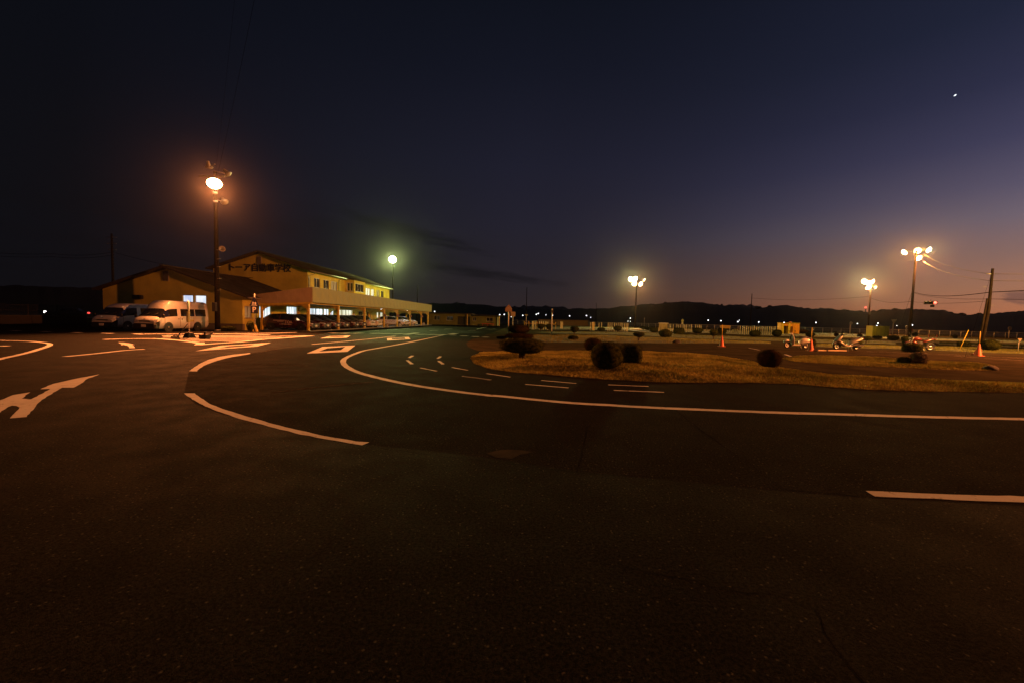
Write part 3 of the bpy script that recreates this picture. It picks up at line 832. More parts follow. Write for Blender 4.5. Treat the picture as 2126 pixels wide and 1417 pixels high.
for h, pm, bars in zip(hl, (lit_office, lit_office, lit_curtain, pane_dark, pane_dark, lit_curtain, lit_curtain), (3, 2, 4, 1, 1, 0, 1)): window(OF, UY, h, block, pm, bars, sill=h[2] > 0.5)
wall('wall', Vector((WX, ye, 0)), UX * -1, WX - bl, [(0, 6.2), (WX - ridge, 8.0), (WX - bl, 6.2)], [], 0.2, wall_m, block)
roof_slope('roof', (WX + 0.5, 6.16), (ridge, 8.14), y2 - 0.5, ye + 0.3, 0.12, roof_m, block)
roof_slope('roof', (bl - 0.5, 6.16), (ridge - .005, 8.14), y2 - 0.5, ye + 0.3, 0.12, roof_m, block)
MB().box((ridge, (y2 + ye) / 2, 8.24), (0.34, ye - y2 + 0.8, 0.03)).build('ridge_cap', roof_m, block)
m = MB()
m.tube([(WX + 0.56, y2 - 0.45, 6.17), (WX + 0.56, 51.5, 6.17)], 0.06, 6); m.tube([(WX + 0.56, 55.0, 6.12), (WX + 0.56, ye + 0.2, 6.12)], 0.06, 6)
m.build('gutter', trim_m, block)
m = MB(); m.tube([(WX + 0.56, y2 + 0.5, 6.15), (WX + 0.5, y2 + 0.4, 5.9), (WX + 0.07, y2 + 0.1, 5.7), (WX + 0.07, y2 + 0.1, 3.0)], 0.045, 6)
m.tube([(WX + 0.56, 49.5, 6.15), (WX + 0.1, 49.6, 5.85), (WX + 0.07, 49.6, 3.0)], 0.04, 6); m.tube([(WX + 0.07, ye - 0.1, 6.1), (WX + 0.07, ye - 0.1, 2.8)], 0.045, 6)
m.build('downpipe', trim_m, block)
v = MB().box((ridge - 0.07, y2 - 0.03, 7.25), (0.5, 0.08, 0.85)).build('vent', MATS['vent_frame'], block)
k = MB()
for i in range(8): k.box((ridge - 0.07, y2 - 0.075, 6.92 + i * 0.095), (0.40, 0.03, 0.05), m=Matrix.Rotation(0.5, 3, 'X'))
k.build('louvre', louvre_m, v, kind='stuff')
# bay with one window that faces the course
bx = WX + 1.15; by0, by1 = 51.6, 55.1
ob = Vector((WX, by0, 0)); bh = [(0.12, 1.03, 4.62, 5.82)]
bay = wall('bay', ob, UX, bx - WX, [(0, 6.25), (bx - WX, 6.12)], bh, 0.12, wall_m, block, z0=4.4)
wb = window(ob, UX, bh[0], block, pane_dark, 1, 0.1, white_m, label='white framed dark bay window')
os_ = Vector((bx, by0 + 0.12, 0)); bs = [(0.25, 2.9, 4.7, 5.75)]
wall('bay', os_, UY, by1 - by0 - 0.12, 6.12, bs, 0.12, wall_m, block, z0=4.4)
window(os_, UY, bs[0], block, pane_dark, 2, 0.06)
MB().box(((WX + bx) / 2, (by0 + by1) / 2, 4.385), (bx - WX, by1 - by0, 0.03)).build('bay_floor', trim_m, block)
roof_slope('bay_roof', (bx + 0.25, 6.13), (WX - 0.6, 6.55), by0 - 0.2, by1 + 0.2, 0.08, roof_m, block)
MB().box((WX + 0.25, 54.4 + 1.3, 4.62), (0.34, 0.8, 0.6)).build('air_conditioner', white_m, block)


def letters(text, size, at, adv, parent, name='letter', material=None, rot=(math.pi / 2, 0, 0), depth=0.03, bold=0.018, sx=1.0):
    """every character a flat cut-out letter of its own; shifted copies thicken its strokes"""
    for i, ch in enumerate(text):
        cu = bpy.data.curves.new('letter', 'FONT'); cu.body = ch; cu.size = size; cu.extrude = depth / 2; cu.align_x = 'CENTER'; cu.resolution_u = 3
        t = bpy.data.objects.new('letter_curve', cu); COL.objects.link(t)
        bpy.context.view_layer.update()
        me = bpy.data.meshes.new_from_object(t.evaluated_get(bpy.context.evaluated_depsgraph_get()))
        bpy.data.objects.remove(t)
        m = MB(); vs = [v.co.copy() for v in me.vertices]; fs = [tuple(p.vertices) for p in me.polygons]
        for k, (dx, dy) in enumerate(((0, 0), (-bold, 0), (bold, 0), (0, -bold), (0, bold))): m.add([v + Vector((dx, dy, -k * .0012)) for v in vs], fs)
        o = m.build(name, material or letter_m, parent)
        o.location = Vector(at) + Vector(adv) * i; o.rotation_euler = rot; o.scale = (sx, 1, 1)


letters('トーア自動車学校', 0.92, (-32.85, y2 - 0.05, 6.12), (0.897, 0, 0), block, bold=0.03)

# ---- carport in front of both
port = thing('carport', 'long open carport with pale fascia and yellow posts over the parked cars', 'carport')
XF = -18.9; py0, py1 = 33.9, 75.9
post_y = [34.15, 39.6, 46.0, 52.3, 57.6, 63.8, 70.5, 75.2]
npan = 30; pw = (py1 - py0) / npan
pan = MB().cbox((0, 0, 0), (0.05, pw - 0.012, 1.34), 0.006).build('fascia_panel', fascia_m, port)
zf = lambda y: 3.22
pan.location = (XF, py0 + pw / 2, 3.21)
for i in range(1, npan): inst(pan, loc=(XF, py0 + pw * (i + 0.5), 3.21))
# end fascia, sloping down towards the hall, in sheets
ne = 6
for i in range(ne):
    xa = -25.1 + (XF + 25.1) * i / ne; xb = -25.1 + (XF + 25.1) * (i + 1) / ne - 0.012
    f = lambda x: (x + 25.1) / (XF + 25.1)
    za, zb = 2.24 + 0.32 * f(xa), 2.24 + 0.32 * f(xb); ta, tb = 2.96 + 0.92 * f(xa), 2.96 + 0.92 * f(xb)
    MB().add([(xa, py0 - 0.03, za), (xb, py0 - 0.03, zb), (xb, py0 - 0.03, tb), (xa, py0 - 0.03, ta), (xa, py0 + 0.03, za), (xb, py0 + 0.03, zb), (xb, py0 + 0.03, tb), (xa, py0 + 0.03, ta)],
             [(0, 1, 2, 3), (7, 6, 5, 4), (0, 4, 5, 1), (1, 5, 6, 2), (2, 6, 7, 3), (3, 7, 4, 0)]).build('fascia_panel', mat('lit_end_sheet', (.50, .37, .22), .6, 0, .08, .8), port)  # same cream paint as the front, the sodium light put into its colour
m = MB().add([(-25.15, py0 + 0.06, 2.44), (XF - 0.05, py0 + 0.06, 2.72), (XF - 0.05, py1, 2.72), (-25.15, py1, 2.44)], [(3, 2, 1, 0)])
m.add([(-25.15, py0 + 0.06, 2.49), (XF - 0.05, py0 + 0.06, 2.77), (XF - 0.05, py1, 2.77), (-25.15, py1, 2.49)], [(0, 1, 2, 3)])
deck = m.build('roof_deck', mat('deck_sheet', (0.42, 0.36, 0.16), 0.6, 0, .1, 2), port)
k = MB(); y = py0 + 0.3
while y < py1: k.box((-22.0, y, 2.565), (6.2, 0.06, 0.03), m=Matrix.Rotation(-0.0448, 3, 'Y')); y += 0.6
k.build('deck_rib', MATS['deck_sheet'], deck, kind='stuff')
# end beam, long beams, posts, cross beams with brackets
R = Matrix.Rotation(-0.0516, 3, 'Y')
MB().box((-22.0, py0 - 0.075, 2.33), (6.22, 0.08, 0.16), m=R).build('end_beam', yellow_m, port)
MB().box((-19.4, (py0 + py1) / 2, 2.50), (0.14, py1 - py0 - .2, 0.16)).build('long_beam', yellow_m, port)
MB().box((-23.6, (py0 + py1) / 2, 2.33), (0.14, py1 - py0 - .2, 0.16)).build('long_beam', yellow_m, port)
for i, y in enumerate(post_y):
    for x, h in ((-19.4, 2.42), (-23.6, 2.25)):
        p = MB().cbox((x, y, h / 2), (0.20, 0.20, h), 0.02).build('post', yellow_m, port)
        MB().box((x, y, 0.012), (0.34, 0.34, 0.02)).build('base_plate', dark_m, p)
    m = MB()
    m.add([(-19.5, y - .05, 2.27), (-23.5, y - .05, 2.08), (-23.5, y - .05, 2.25), (-19.5, y - .05, 2.43), (-19.5, y + .05, 2.27), (-23.5, y + .05, 2.08), (-23.5, y + .05, 2.25), (-19.5, y + .05, 2.43)],
          [(0, 3, 2, 1), (4, 5, 6, 7), (0, 1, 5, 4), (2, 3, 7, 6)])
    for x, s, h in ((-19.5, -1, 2.27), (-23.5, 1, 2.09)):
        a = [(x, h), (x, h - 0.55)] + [(x + s * 0.75 * (1 - math.cos(t)), h - 0.55 + 0.55 * math.sin(t)) for t in (0.3, 0.7, 1.1, 1.4)] + [(x + s * 0.75, h)]
        for d in (-0.04, 0.04): m.add([(q[0], y + d, q[1] + (0.0 if q[1] < h else 0)) for q in a], [tuple(range(len(a)))])
    m.build('cross_beam', yellow_m, port)
tube_on = glow('tube_glow', (.92, 1.0, .95), 18, True)
for i, y in enumerate([37, 43, 49, 55, 61, 67, 73]):
    MB().box((-20.6, y, 2.50), (0.16, 1.25, 0.05)).build('tube_light', tube_on if i > 2 else white_m, port)
m = MB().box((-21.7, (py0 + 77.4) / 2, 0.02), (5.2, 77.4 - py0, 0.06)); tag(m.build('pavement', conc_m), kind='structure')

# ---- low annex at the end of the yard
annex = thing('annex_building', 'low flat roofed annex with dark garage opening at the far end of the yard', 'building')
ya = 85.0; AX = lambda px: ONY(px, 665, ya).x
za = lambda px, py: ONY(px, py, ya).z
wl = mat('annex_wall', (0.15, 0.155, 0.045), 0.8, 0, 0.12, 0.8)
a0, a1, a2 = AX(886), AX(977), AX(1032)
OA = Vector((a0, ya, 0)); ua = lambda px: AX(px) - a0
ha = [(ua(901), ua(913), 0.95, 1.85), (ua(927), ua(941), 0.95, 1.85), (ua(950), ua(976), 0.05, 1.85)]
wall('wall', OA, UX, a1 - a0, 2.35, ha, 0.2, wl, annex)
for h in ha[:2]: window(OA, UX, h, annex, pane_dark, 1)
MB().box((OA.x + (ha[2][0] + ha[2][1]) / 2, ya + 0.6, 0.95), (ha[2][1] - ha[2][0] - .02, 0.06, 1.9)).build('garage_shade', mat('garage_dark', (0.03, 0.03, 0.03), 0.6), annex)  # dark panel stands in for the shade inside the open garage
OB = Vector((a1, ya + 0.5, 0)); ub = lambda px: AX(px) - a1
hb = [(ub(981), ub(988), 0.95, 1.75), (ub(1009), ub(1023), 0.95, 1.75)]
wall('wall', OB, UX, a2 - a1, 2.1, hb, 0.2, wl, annex)
for h in hb: window(OB, UX, h, annex, pane_dark, 1)
MB().box(((a0 + a1) / 2 - .1, ya + 2, 2.42), (a1 - a0 + 0.9, 5.4, 0.14)).build('roof', roof_m, annex)
MB().box(((a1 + a2) / 2 + .7, ya + 2, 2.2), (a2 - a1 + 0.3, 5.6, 0.12)).build('roof', roof_m, annex)
for px, h in ((971, 2.35), (1037, 2.14)):
    MB().cbox((AX(px), ya - 0.55, h / 2), (0.2, 0.2, h), 0.02).build('post', mat('porch_post', (0.58, 0.45, 0.16), 0.6), annex)
wall('wall', Vector((a2, ya + .7, 0)), UY, 3.5, 2.1, [], 0.2, wl, annex)
# red and white barrier before the annex
bar = thing('plastic_barrier', 'low red barrier in front of the annex wall', 'barrier', (AX(1014), ya - 0.9, 0))
m = MB()
m.box((0, 0, 0.42), (2.6, 0.08, 0.14)); m.build('rail', mat('barrier_red', (0.42, 0.06, 0.03), 0.5), bar)
for s in (-1.1, 0, 1.1): MB().box((s, 0, 0.19), (0.08, 0.35, 0.38)).build('foot', MATS['barrier_red'], bar)

# ---- block wall and dark trees on the left edge
bw = thing('block_wall', 'long grey block wall with pale coping left of the vans', 'wall')
p0, p1 = A(-160, 30), A(210, 41)
d = (p1 - p0); Lw = d.length; u = d.normalized(); R = Matrix((u, Vector((-u.y, u.x, 0)), Vector((0, 0, 1)))).transposed()
nb = int(Lw / 2.0)
wm = mat('block_grey', (0.03, 0.027, 0.021), 0.9, 0, 0.15, 2, 0.3, 20)
b0 = None
for i in range(nb):
    c = p0 + u * (2.0 * i + 1)
    o = MB().cbox((0, 0, 0), (1.985, 0.14, 0.76), 0.01, m=R).build('concrete_panel', wm, bw) if b0 is None else inst(b0)
    b0 = b0 or o; o.location = c + Vector((0, 0, 0.38))
MB().box(p0 + u * Lw / 2 + Vector((0, 0, 0.79)), (Lw, 0.2, 0.05), m=R).build('coping', mat('coping_grey', (.06, .056, .045), .9), bw)
mf = thing('mesh_fence', 'dark mesh fence standing behind the grey block wall', 'fence')
off = Vector((-u.y, u.x, 0)) * 0.35; b0 = g0 = None
gm = mat('dark_fence', (0.018, 0.018, 0.015), 0.7)
for i in range(nb):
    c = p0 + off + u * (2.0 * i)
    o = MB().tube([(0, 0, 0), (0, 0, 1.8)], 0.03, 6).build('fence_post', gm, mf) if b0 is None else inst(b0); b0 = b0 or o; o.location = c
    if g0 is None:
        k = MB()
        for j in range(20): k.box(u * (0.05 + j * 0.1) + Vector((0, 0, 1.05)), (0.012, 0.012, 1.4), m=R)
        for zz in (0.36, 0.8, 1.25, 1.75): k.box(u + Vector((0, 0, zz)), (1.98, 0.014, 0.02), m=R)
        g0 = k.build('mesh_panel', gm, mf, kind='stuff'); o = g0
    else: o = inst(g0)
    o.location = c
hut = thing('brown_hut', 'long low brown hut at the far side behind the guide poles', 'hut')
p = A(1168, 122); hw = 7.5
MB().box((p.x, p.y, 0.85), (hw * 2, 3, 1.7)).build('wall', mat('hut_brown', (0.20, 0.12, 0.06), 0.9), hut)
MB().box((p.x, p.y, 1.76), (hw * 2 + .5, 3.6, 0.1)).build('roof', roof_m, hut)
MB().box((p.x - 2.2, p.y - 1.52, 0.75), (0.9, 0.06, 1.5)).build('door', mat('hut_door', (0.08, 0.06, 0.05), 0.8), hut)
# ================================================================== vehicles
tyre_m = mat('tyre', (0.02, 0.02, 0.02), 0.8, 0, 0.2, 20)
alloy_m = mat('alloy', (0.55, 0.55, 0.54), 0.35, 0.8, 0.1, 10)
car_glass = glass('car_glass', (0.012, 0.013, 0.015), 0.04)
lens_m = mat('lamp_lens', (0.62, 0.62, 0.60), 0.12, 0.3, 0.1, 8, spec=0.9)
red_lens = mat('red_lens', (0.30, 0.02, 0.015), 0.2, 0, .1, 8)
amber_lens = mat('amber_lens', (0.5, 0.2, 0.03), 0.25, 0, .1, 8)
black_m = mat('black_trim', (0.016, 0.016, 0.017), 0.45, 0, 0.15, 8)
plate_m = mat('number_plate', (0.66, 0.64, 0.60), 0.5, 0, 0.05, 8)
chrome_m = mat('chrome', (0.75, 0.75, 0.74), 0.15, 1.0, 0.05, 5)
red_car = mat('red_car_paint', (0.055, 0.003, 0.004), 0.28, 0.1, 0.05, 2, coat=0.8)
white_car = mat('white_car_paint', (0.72, 0.71, 0.69), 0.3, 0, 0.04, 1.5, coat=0.6)
van_white = mat('van_white', (0.68, 0.675, 0.66), 0.36, 0, 0.05, 1.2, coat=0.4)


def loft(stations, parts, mats, root, default='body', smooth=True):
    """stations: (x, [(y,z)...]) half rings from the sill to the centre of the roof; parts(i, k, side) names the part of a panel"""
    n = len(stations[0][1]); buck = {}
    for side in (1, -1):
        for i in range(len(stations) - 1):
            for k in range(n - 1):
                nm = parts(i, k) or default
                if '#' in nm: nm += '+' if side > 0 else '-'
                b = buck.setdefault(nm, MB())
                P = [(stations[j][0], side * stations[j][1][kk][0], stations[j][1][kk][1]) for j, kk in ((i, k), (i + 1, k), (i + 1, k + 1), (i, k + 1))]
                if side > 0: P.reverse()
                b.add(P, [(0, 1, 2, 3)], smooth)
    for idx, rev in ((0, False), (-1, True)):
        r = stations[idx]; loop = [(r[0], y, z) for y, z in r[1]] + [(r[0], -y, z) for y, z in reversed(r[1][:-1])]
        if rev: loop.reverse()
        buck[default].add(loop, [tuple(range(len(loop)))])
    st = stations; fl = [(s[0], s[1][0][0], s[1][0][1]) for s in st]
    for (xa, ya, za), (xb, yb, zb) in zip(fl, fl[1:]):
        buck[default].add([(xa, ya, za), (xb, yb, zb), (xb, -yb, zb), (xa, -ya, za)], [(0, 1, 2, 3)])
    out = {}
    for nm, b in buck.items():
        o = b.build(nm.split('#')[0], mats[nm.rstrip('+-')], root); out[nm] = o
        bm = bmesh.new(); bm.from_mesh(o.data); bmesh.ops.remove_doubles(bm, verts=bm.verts, dist=0.0005)
        bmesh.ops.recalc_face_normals(bm, faces=bm.faces); bm.to_mesh(o.data); bm.free()
    return out


def wheel(root, x, y, r, w, body_y, spokes=5, rim=None):
    s = 1 if y > 0 else -1
    M = Matrix.Rotation(-s * math.pi / 2, 3, 'X')
    MB().lathe([(1e-4, 0), (r * 1.13, 0), (r * 1.13, 0.012)], 20, (x, s * (body_y - 0.006), r * 1.02), M).build('wheel_arch', black_m, root)
    t = MB(); t.lathe([(r * .62, -w / 2), (r * .92, -w / 2), (r, -w / 2 + .03), (r, w / 2 - .03), (r * .92, w / 2), (r * .66, w / 2 + .004), (r * .62, w / 2 - .03), (r * 0.6, w / 2 - .05), (1e-4, w / 2 - 0.05)], 20, (x, y, r), M)
    wh = t.build('wheel', tyre_m, root)
    k = MB(); z0 = w / 2 - 0.03
    k.lathe([(r * .64, z0 + .02), (r * .56, z0 + .02), (r * .54, z0)], 18, (x, y, r), M, caps=False)
    k.lathe([(r * .17, z0), (r * .15, z0 + .03), (1e-4, z0 + .035)], 10, (x, y, r), M)
    for i in range(spokes):
        a = 2 * math.pi * i / spokes; e = Matrix.Rotation(a, 3, 'Z')
        ps = [(r * .12, -r * .085), (r * .58, -r * .12), (r * .58, r * .12), (r * .12, r * .085)]
        P = [M @ (e @ Vector((u, v, z0 + .012))) + Vector((x, y, r)) for u, v in ps]; k.add(P, [(0, 1, 2, 3)])
    k.build('rim', rim or alloy_m, wh)
    return wh


def front_kit(root, x, w, zl, zp, lamp, grille, lens_y, lamp_name='headlight'):
    for s in (1, -1): MB().cbox((x - lamp[3], s * lens_y, zl), (lamp[0], lamp[1], lamp[2]), 0.015).build(lamp_name, lens_m, root)
    if grille: MB().cbox((x - grille[3], 0, grille[4]), grille[:3], 0.012).build('grille', black_m, root)
    MB().cbox((x + 0.012, 0, zp), (0.02, 0.33, 0.165), 0.005).build('number_plate', plate_m, root)


def make_hatchback(name, label, paint_mat, group):
    t = thing(name, label, 'car', group=group)
    S = [(-2.20, [(.66, .36), (.74, .46), (.78, .66), (.74, .88), (.60, .98), (.33, 1.0), (0, 1.01)]),
         (-2.08, [(.76, .24), (.85, .42), (.88, .72), (.82, .98), (.60, 1.16), (.35, 1.2), (0, 1.21)]),
         (-1.62, [(.80, .2), (.88, .38), (.895, .74), (.85, 1.0), (.63, 1.36), (.4, 1.40), (0, 1.41)]),
         (-1.30, [(.81, .2), (.89, .38), (.90, .74), (.86, .99), (.65, 1.40), (.4, 1.44), (0, 1.45)]),
         (-0.62, [(.82, .18), (.89, .38), (.90, .72), (.87, .97), (.665, 1.43), (.4, 1.465), (0, 1.475)]),
         (-0.52, [(.82, .18), (.89, .38), (.90, .72), (.87, .965), (.665, 1.43), (.4, 1.465), (0, 1.475)]),
         (0.10, [(.82, .18), (.89, .38), (.90, .70), (.87, .95), (.66, 1.41), (.4, 1.445), (0, 1.455)]),
         (0.42, [(.82, .18), (.89, .38), (.90, .70), (.865, .94), (.64, 1.36), (.4, 1.40), (0, 1.41)]),
         (1.22, [(.82, .18), (.89, .38), (.90, .69), (.85, .90), (.74, .935), (.4, .965), (0, .975)]),
         (1.72, [(.80, .18), (.88, .36), (.88, .64), (.79, .80), (.64, .85), (.36, .88), (0, .885)]),
         (2.06, [(.76, .2), (.84, .34), (.84, .55), (.74, .69), (.57, .74), (.32, .76), (0, .77)]),
         (2.24, [(.62, .26), (.70, .36), (.70, .5), (.62, .6), (.46, .64), (.26, .65), (0, .655)])]

    def parts(i, k):
        if k == 3 and i in (2, 3): return 'side_window#a'
        if k == 3 and i in (5, 6, 7): return 'side_window#b'
        if k >= 4 and i == 7: return 'windscreen'
        if k >= 4 and i == 1: return 'rear_window'
        if k == 0 and i in (10,): return 'bumper'
    loft(S, parts, {'body': paint_mat, 'side_window#a': car_glass, 'side_window#b': car_glass, 'windscreen': car_glass, 'rear_window': car_glass, 'bumper': black_m}, t)
    for x in (1.38, -1.32):
        for s in (1, -1): wheel(t, x, s * 0.80, 0.315, 0.2, 0.895)
    for s in (1, -1):
        MB().add([(2.275, s * .48, .58), (2.23, s * .70, .58), (1.96, s * .90, .64), (1.92, s * .86, .75), (2.14, s * .74, .71), (2.25, s * .48, .66)], [(0, 1, 2, 3, 4, 5)]).build('headlight', lens_m, t)
        MB().cbox((0.95, s * 0.98, 0.99), (0.16, 0.2, 0.13), 0.03).build('mirror', paint_mat, t)
        MB().cbox((-2.1, s * .70, .84), (0.14, 0.26, 0.16), 0.02).build('tail_lamp', red_lens, t)
    MB().cbox((2.20, 0, .46), (0.14, 0.95, 0.2), 0.03).build('grille', black_m, t)
    MB().cbox((2.28, 0, .44), (0.02, 0.33, 0.165), 0.005).build('number_plate', plate_m, t)
    return t


def make_sedan(name, label, paint_mat, group):
    t = thing(name, label, 'car', group=group)
    S = [(-2.32, [(.74, .36), (.80, .44), (.80, .60), (.78, .86), (.72, .93), (.4, .94), (0, .945)]),
         (-2.22, [(.80, .26), (.845, .42), (.85, .66), (.82, .90), (.74, .955), (.4, .97), (0, .975)]),
         (-1.55, [(.80, .22), (.85, .40), (.855, .70), (.83, .93), (.74, .985), (.4, 1.0), (0, 1.005)]),
         (-1.10, [(.80, .22), (.85, .40), (.855, .70), (.835, .93), (.62, 1.40), (.4, 1.45), (0, 1.46)]),
         (-0.35, [(.80, .22), (.85, .40), (.855, .70), (.84, .93), (.66, 1.46), (.4, 1.50), (0, 1.51)]),
         (-0.26, [(.80, .22), (.85, .40), (.855, .70), (.84, .93), (.66, 1.46), (.4, 1.50), (0, 1.51)]),
         (0.42, [(.80, .22), (.85, .40), (.855, .70), (.84, .92), (.64, 1.42), (.4, 1.46), (0, 1.47)]),
         (0.98, [(.80, .22), (.85, .40), (.855, .70), (.83, .91), (.74, .95), (.4, .965), (0, .97)]),
         (2.10, [(.80, .22), (.85, .40), (.85, .66), (.81, .84), (.73, .875), (.4, .885), (0, .89)]),
         (2.32, [(.76, .30), (.81, .42), (.81, .60), (.78, .78), (.70, .82), (.4, .83), (0, .835)])]

    def parts(i, k):
        if k == 3 and i in (3,): return 'side_window#a'
        if k == 3 and i in (5, 6): return 'side_window#b'
        if k >= 4 and i == 6: return 'windscreen'
        if k >= 4 and i == 2: return 'rear_window'
    loft(S, parts, {'body': paint_mat, 'side_window#a': car_glass, 'side_window#b': car_glass, 'windscreen': car_glass, 'rear_window': car_glass}, t)
    for x in (1.42, -1.36):
        for s in (1, -1): wheel(t, x, s * 0.765, 0.305, 0.19, 0.852)
    for s in (1, -1):
        MB().cbox((2.315, s * .58, .665), (0.05, 0.34, 0.15), 0.01).build('headlight', lens_m, t)
        MB().cbox((2.32, s * .60, .50), (0.05, 0.2, 0.07), 0.01).build('indicator', amber_lens, t)
        MB().cbox((0.72, s * 0.93, 1.0), (0.13, 0.2, 0.13), 0.03).build('mirror', paint_mat, t)
        MB().cbox((-2.30, s * .60, .72), (0.05, 0.36, 0.16), 0.01).build('tail_lamp', red_lens, t)
    MB().cbox((2.325, 0, .665), (0.04, 0.62, 0.15), 0.01).build('grille', black_m, t)
    MB().cbox((2.33, 0, .42), (0.1, 1.58, 0.16), 0.03).build('bumper', paint_mat, t)
    MB().cbox((2.39, 0, .44), (0.02, 0.33, 0.165), 0.005).build('number_plate', plate_m, t)
    return t


def make_van(name, label, high):
    t = thing(name, label, 'van')
    H = 2.27 if high else 1.98
    e = 0.0 if high else -0.0
    rr = (H - 1.72)

    def ring(wb, z0, w1, w2, w3, zb, w4, zt, zr, wr):
        return [(wb, z0), (w1, .46), (w2, .80), (w3, zb), (w4, zt), (wr, zr - .09), (wr * .72, zr - .02), (0, zr)]
    full = lambda z0=.24: ring(.76, z0, .83, .845, .838, 1.12, .79, 1.66, H, .69 if high else .71)
    S = [(-2.36, [(.72, .34), (.80, .46), (.815, .80), (.805, 1.12), (.755, 1.62), (.66, H - .17), (.48, H - .12), (0, H - .10)]),
         (-2.22, full()), (-2.05, full()), (-1.02, full()), (-0.94, full()), (0.30, full()), (0.44, full()), (0.60, full()),
         (0.92, [(.76, .24), (.83, .46), (.845, .80), (.838, 1.11), (.785, 1.65), (.69, H - .10), (.5, H - .03), (0, H - 0.01)]),
         (1.32, [(.76, .24), (.83, .46), (.845, .80), (.836, 1.08), (.755, 1.60), (.67, 1.74 + (.14 if high else 0)), (.5, 1.82 + (.15 if high else 0)), (0, 1.84 + (.16 if high else 0))]),
         (1.50, [(.76, .24), (.83, .46), (.845, .80), (.834, 1.06), (.735, 1.50), (.65, 1.62), (.5, 1.65), (0, 1.67)]),
         (2.06, [(.75, .24), (.82, .46), (.835, .78), (.815, .98), (.76, 1.03), (.66, 1.07), (.5, 1.09), (0, 1.10)]),
         (2.24, [(.74, .24), (.80, .44), (.81, .72), (.78, .90), (.72, .95), (.62, .97), (.45, .985), (0, .99)]),
         (2.36, [(.66, .28), (.73, .42), (.73, .62), (.70, .76), (.64, .80), (.5, .82), (.4, .83), (0, .835)])]

    def parts(i, k):
        if k == 3 and i == 2: return 'side_window#rear'
        if k == 3 and i == 4: return 'side_window#mid'
        if k == 3 and i in (7, 8, 9): return 'side_window#front'
        if k == 3 and i == 10: return 'side_window#front'
        if k >= 4 and i == 10: return 'windscreen'
        if k <= 1 and i in (11, 12): return 'bumper'
    loft(S, parts, {'body': van_white, 'side_window#rear': car_glass, 'side_window#mid': car_glass, 'side_window#front': car_glass, 'windscreen': car_glass, 'bumper': black_m}, t)
    for x in (1.36, -1.21):
        for s in (1, -1): wheel(t, x, s * 0.75, 0.33, 0.2, 0.842, 6)
    for s in (1, -1):
        h = MB().add([(2.40, s * .42, .70), (2.385, s * .70, .68), (2.25, s * .83, .73), (2.21, s * .835, .89), (2.30, s * .74, .88), (2.375, s * .42, .82)], [(0, 1, 2, 3, 4, 5)]).build('headlight', lens_m, t)
        m = MB(); m.cbox((1.93, s * 0.98, 1.12), (0.1, 0.17, 0.26), 0.03); m.tube([(1.86, s * .84, 1.02), (1.92, s * .96, 1.05)], 0.02, 5); m.build('mirror', black_m, t)
        MB().cbox((-2.33, s * .76, .95), (0.08, 0.1, 0.5), 0.02).build('tail_lamp', red_lens, t)
        MB().cbox((0.50, s * 0.848, .93), (0.14, 0.025, 0.04), 0.008).build('door_handle', black_m, t)
        MB().cbox((0.22, s * 0.850, .92), (0.05, 0.025, 0.13), 0.008).build('door_handle', black_m, t)
        d = MB()
        for x in (0.36, 1.66):   # shut lines of the doors
            d.box((x, s * .8475, .72), (0.012, 0.006, 0.7))
        d.box((-0.8, s * .849, 1.0), (1.9, 0.006, 0.018)); d.build('door_seam', black_m, t)
        MB().cbox((-0.55, s * .8485, .80), (0.62, 0.008, 0.17), 0.003).build('door_sticker', mat('sticker_yellow', (0.55, 0.45, 0.12), 0.5), t)
        MB().cbox((-1.65, s * .852, 0.62), (0.05, 0.012, 0.05), 0.004).build('fuel_cap', amber_lens, t)
    MB().cbox((2.365, 0, .76), (0.03, 0.80, 0.075), 0.01).build('grille', black_m, t)
    MB().cbox((2.33, 0, .90), (0.02, 0.12, 0.05), 0.006).build('badge', chrome_m, t)
    MB().cbox((2.20, 0, .41), (0.42, 1.60, 0.40), 0.07).build('front_bumper', black_m, t)
    MB().cbox((2.42, 0, .44), (0.02, 0.33, 0.165), 0.005).build('number_plate', plate_m, t)
    m = MB()
    for s in (0.1, -0.5): m.tube([(2.10, s, 1.10), (1.83, s + .45, 1.33)], 0.012, 4)
    m.build('wiper', black_m, t)
    return t


va = make_van('high_roof_van', 'white high roofed van on the right, parked beside the portable sign', True)
va.location = (-26.7, 28.75, 0); va.rotation_euler = (0, 0, -math.pi / 2 + 0.03)
vb = make_van('low_roof_van', 'white van with the lower roof, left of the high roofed van', False)
vb.location = (-30.25, 29.2, 0); vb.rotation_euler = (0, 0, -math.pi / 2 + 0.03)

# cars under the carport, noses towards the course
cars = 'red cars parked side by side under the carport'
XN = -19.25                                             # the noses line up here
c0 = make_hatchback('parked_car', 'dark red car with white side lettering, nearest under the carport', red_car, cars)
c0.location = (XN - 2.26 + 0.1, 34.95, 0.05); c0.rotation_euler = (0, 0, 0)
ys = [37.15, 39.2, 41.35, 43.6, 45.6]
for y, lb in zip(ys, ('dark red car parked beside the lettered one, second from the near end', 'dark red car in the middle of the row, third from the near end', 'dark red car fourth from the near end, left of a yellow post', 'dark red car just right of the second bay post, fifth in the row', 'last dark red car of the row, beside the white saloons')):
    dup(c0, (XN - 2.26 + random.uniform(-.1, .1), y, 0.05), random.uniform(-.02, .02), lb)
# lettering on the near side of the first car
tx = mat('car_lettering', (0.55, 0.42, 0.36), 0.5)
for o in list(c0.children): pass


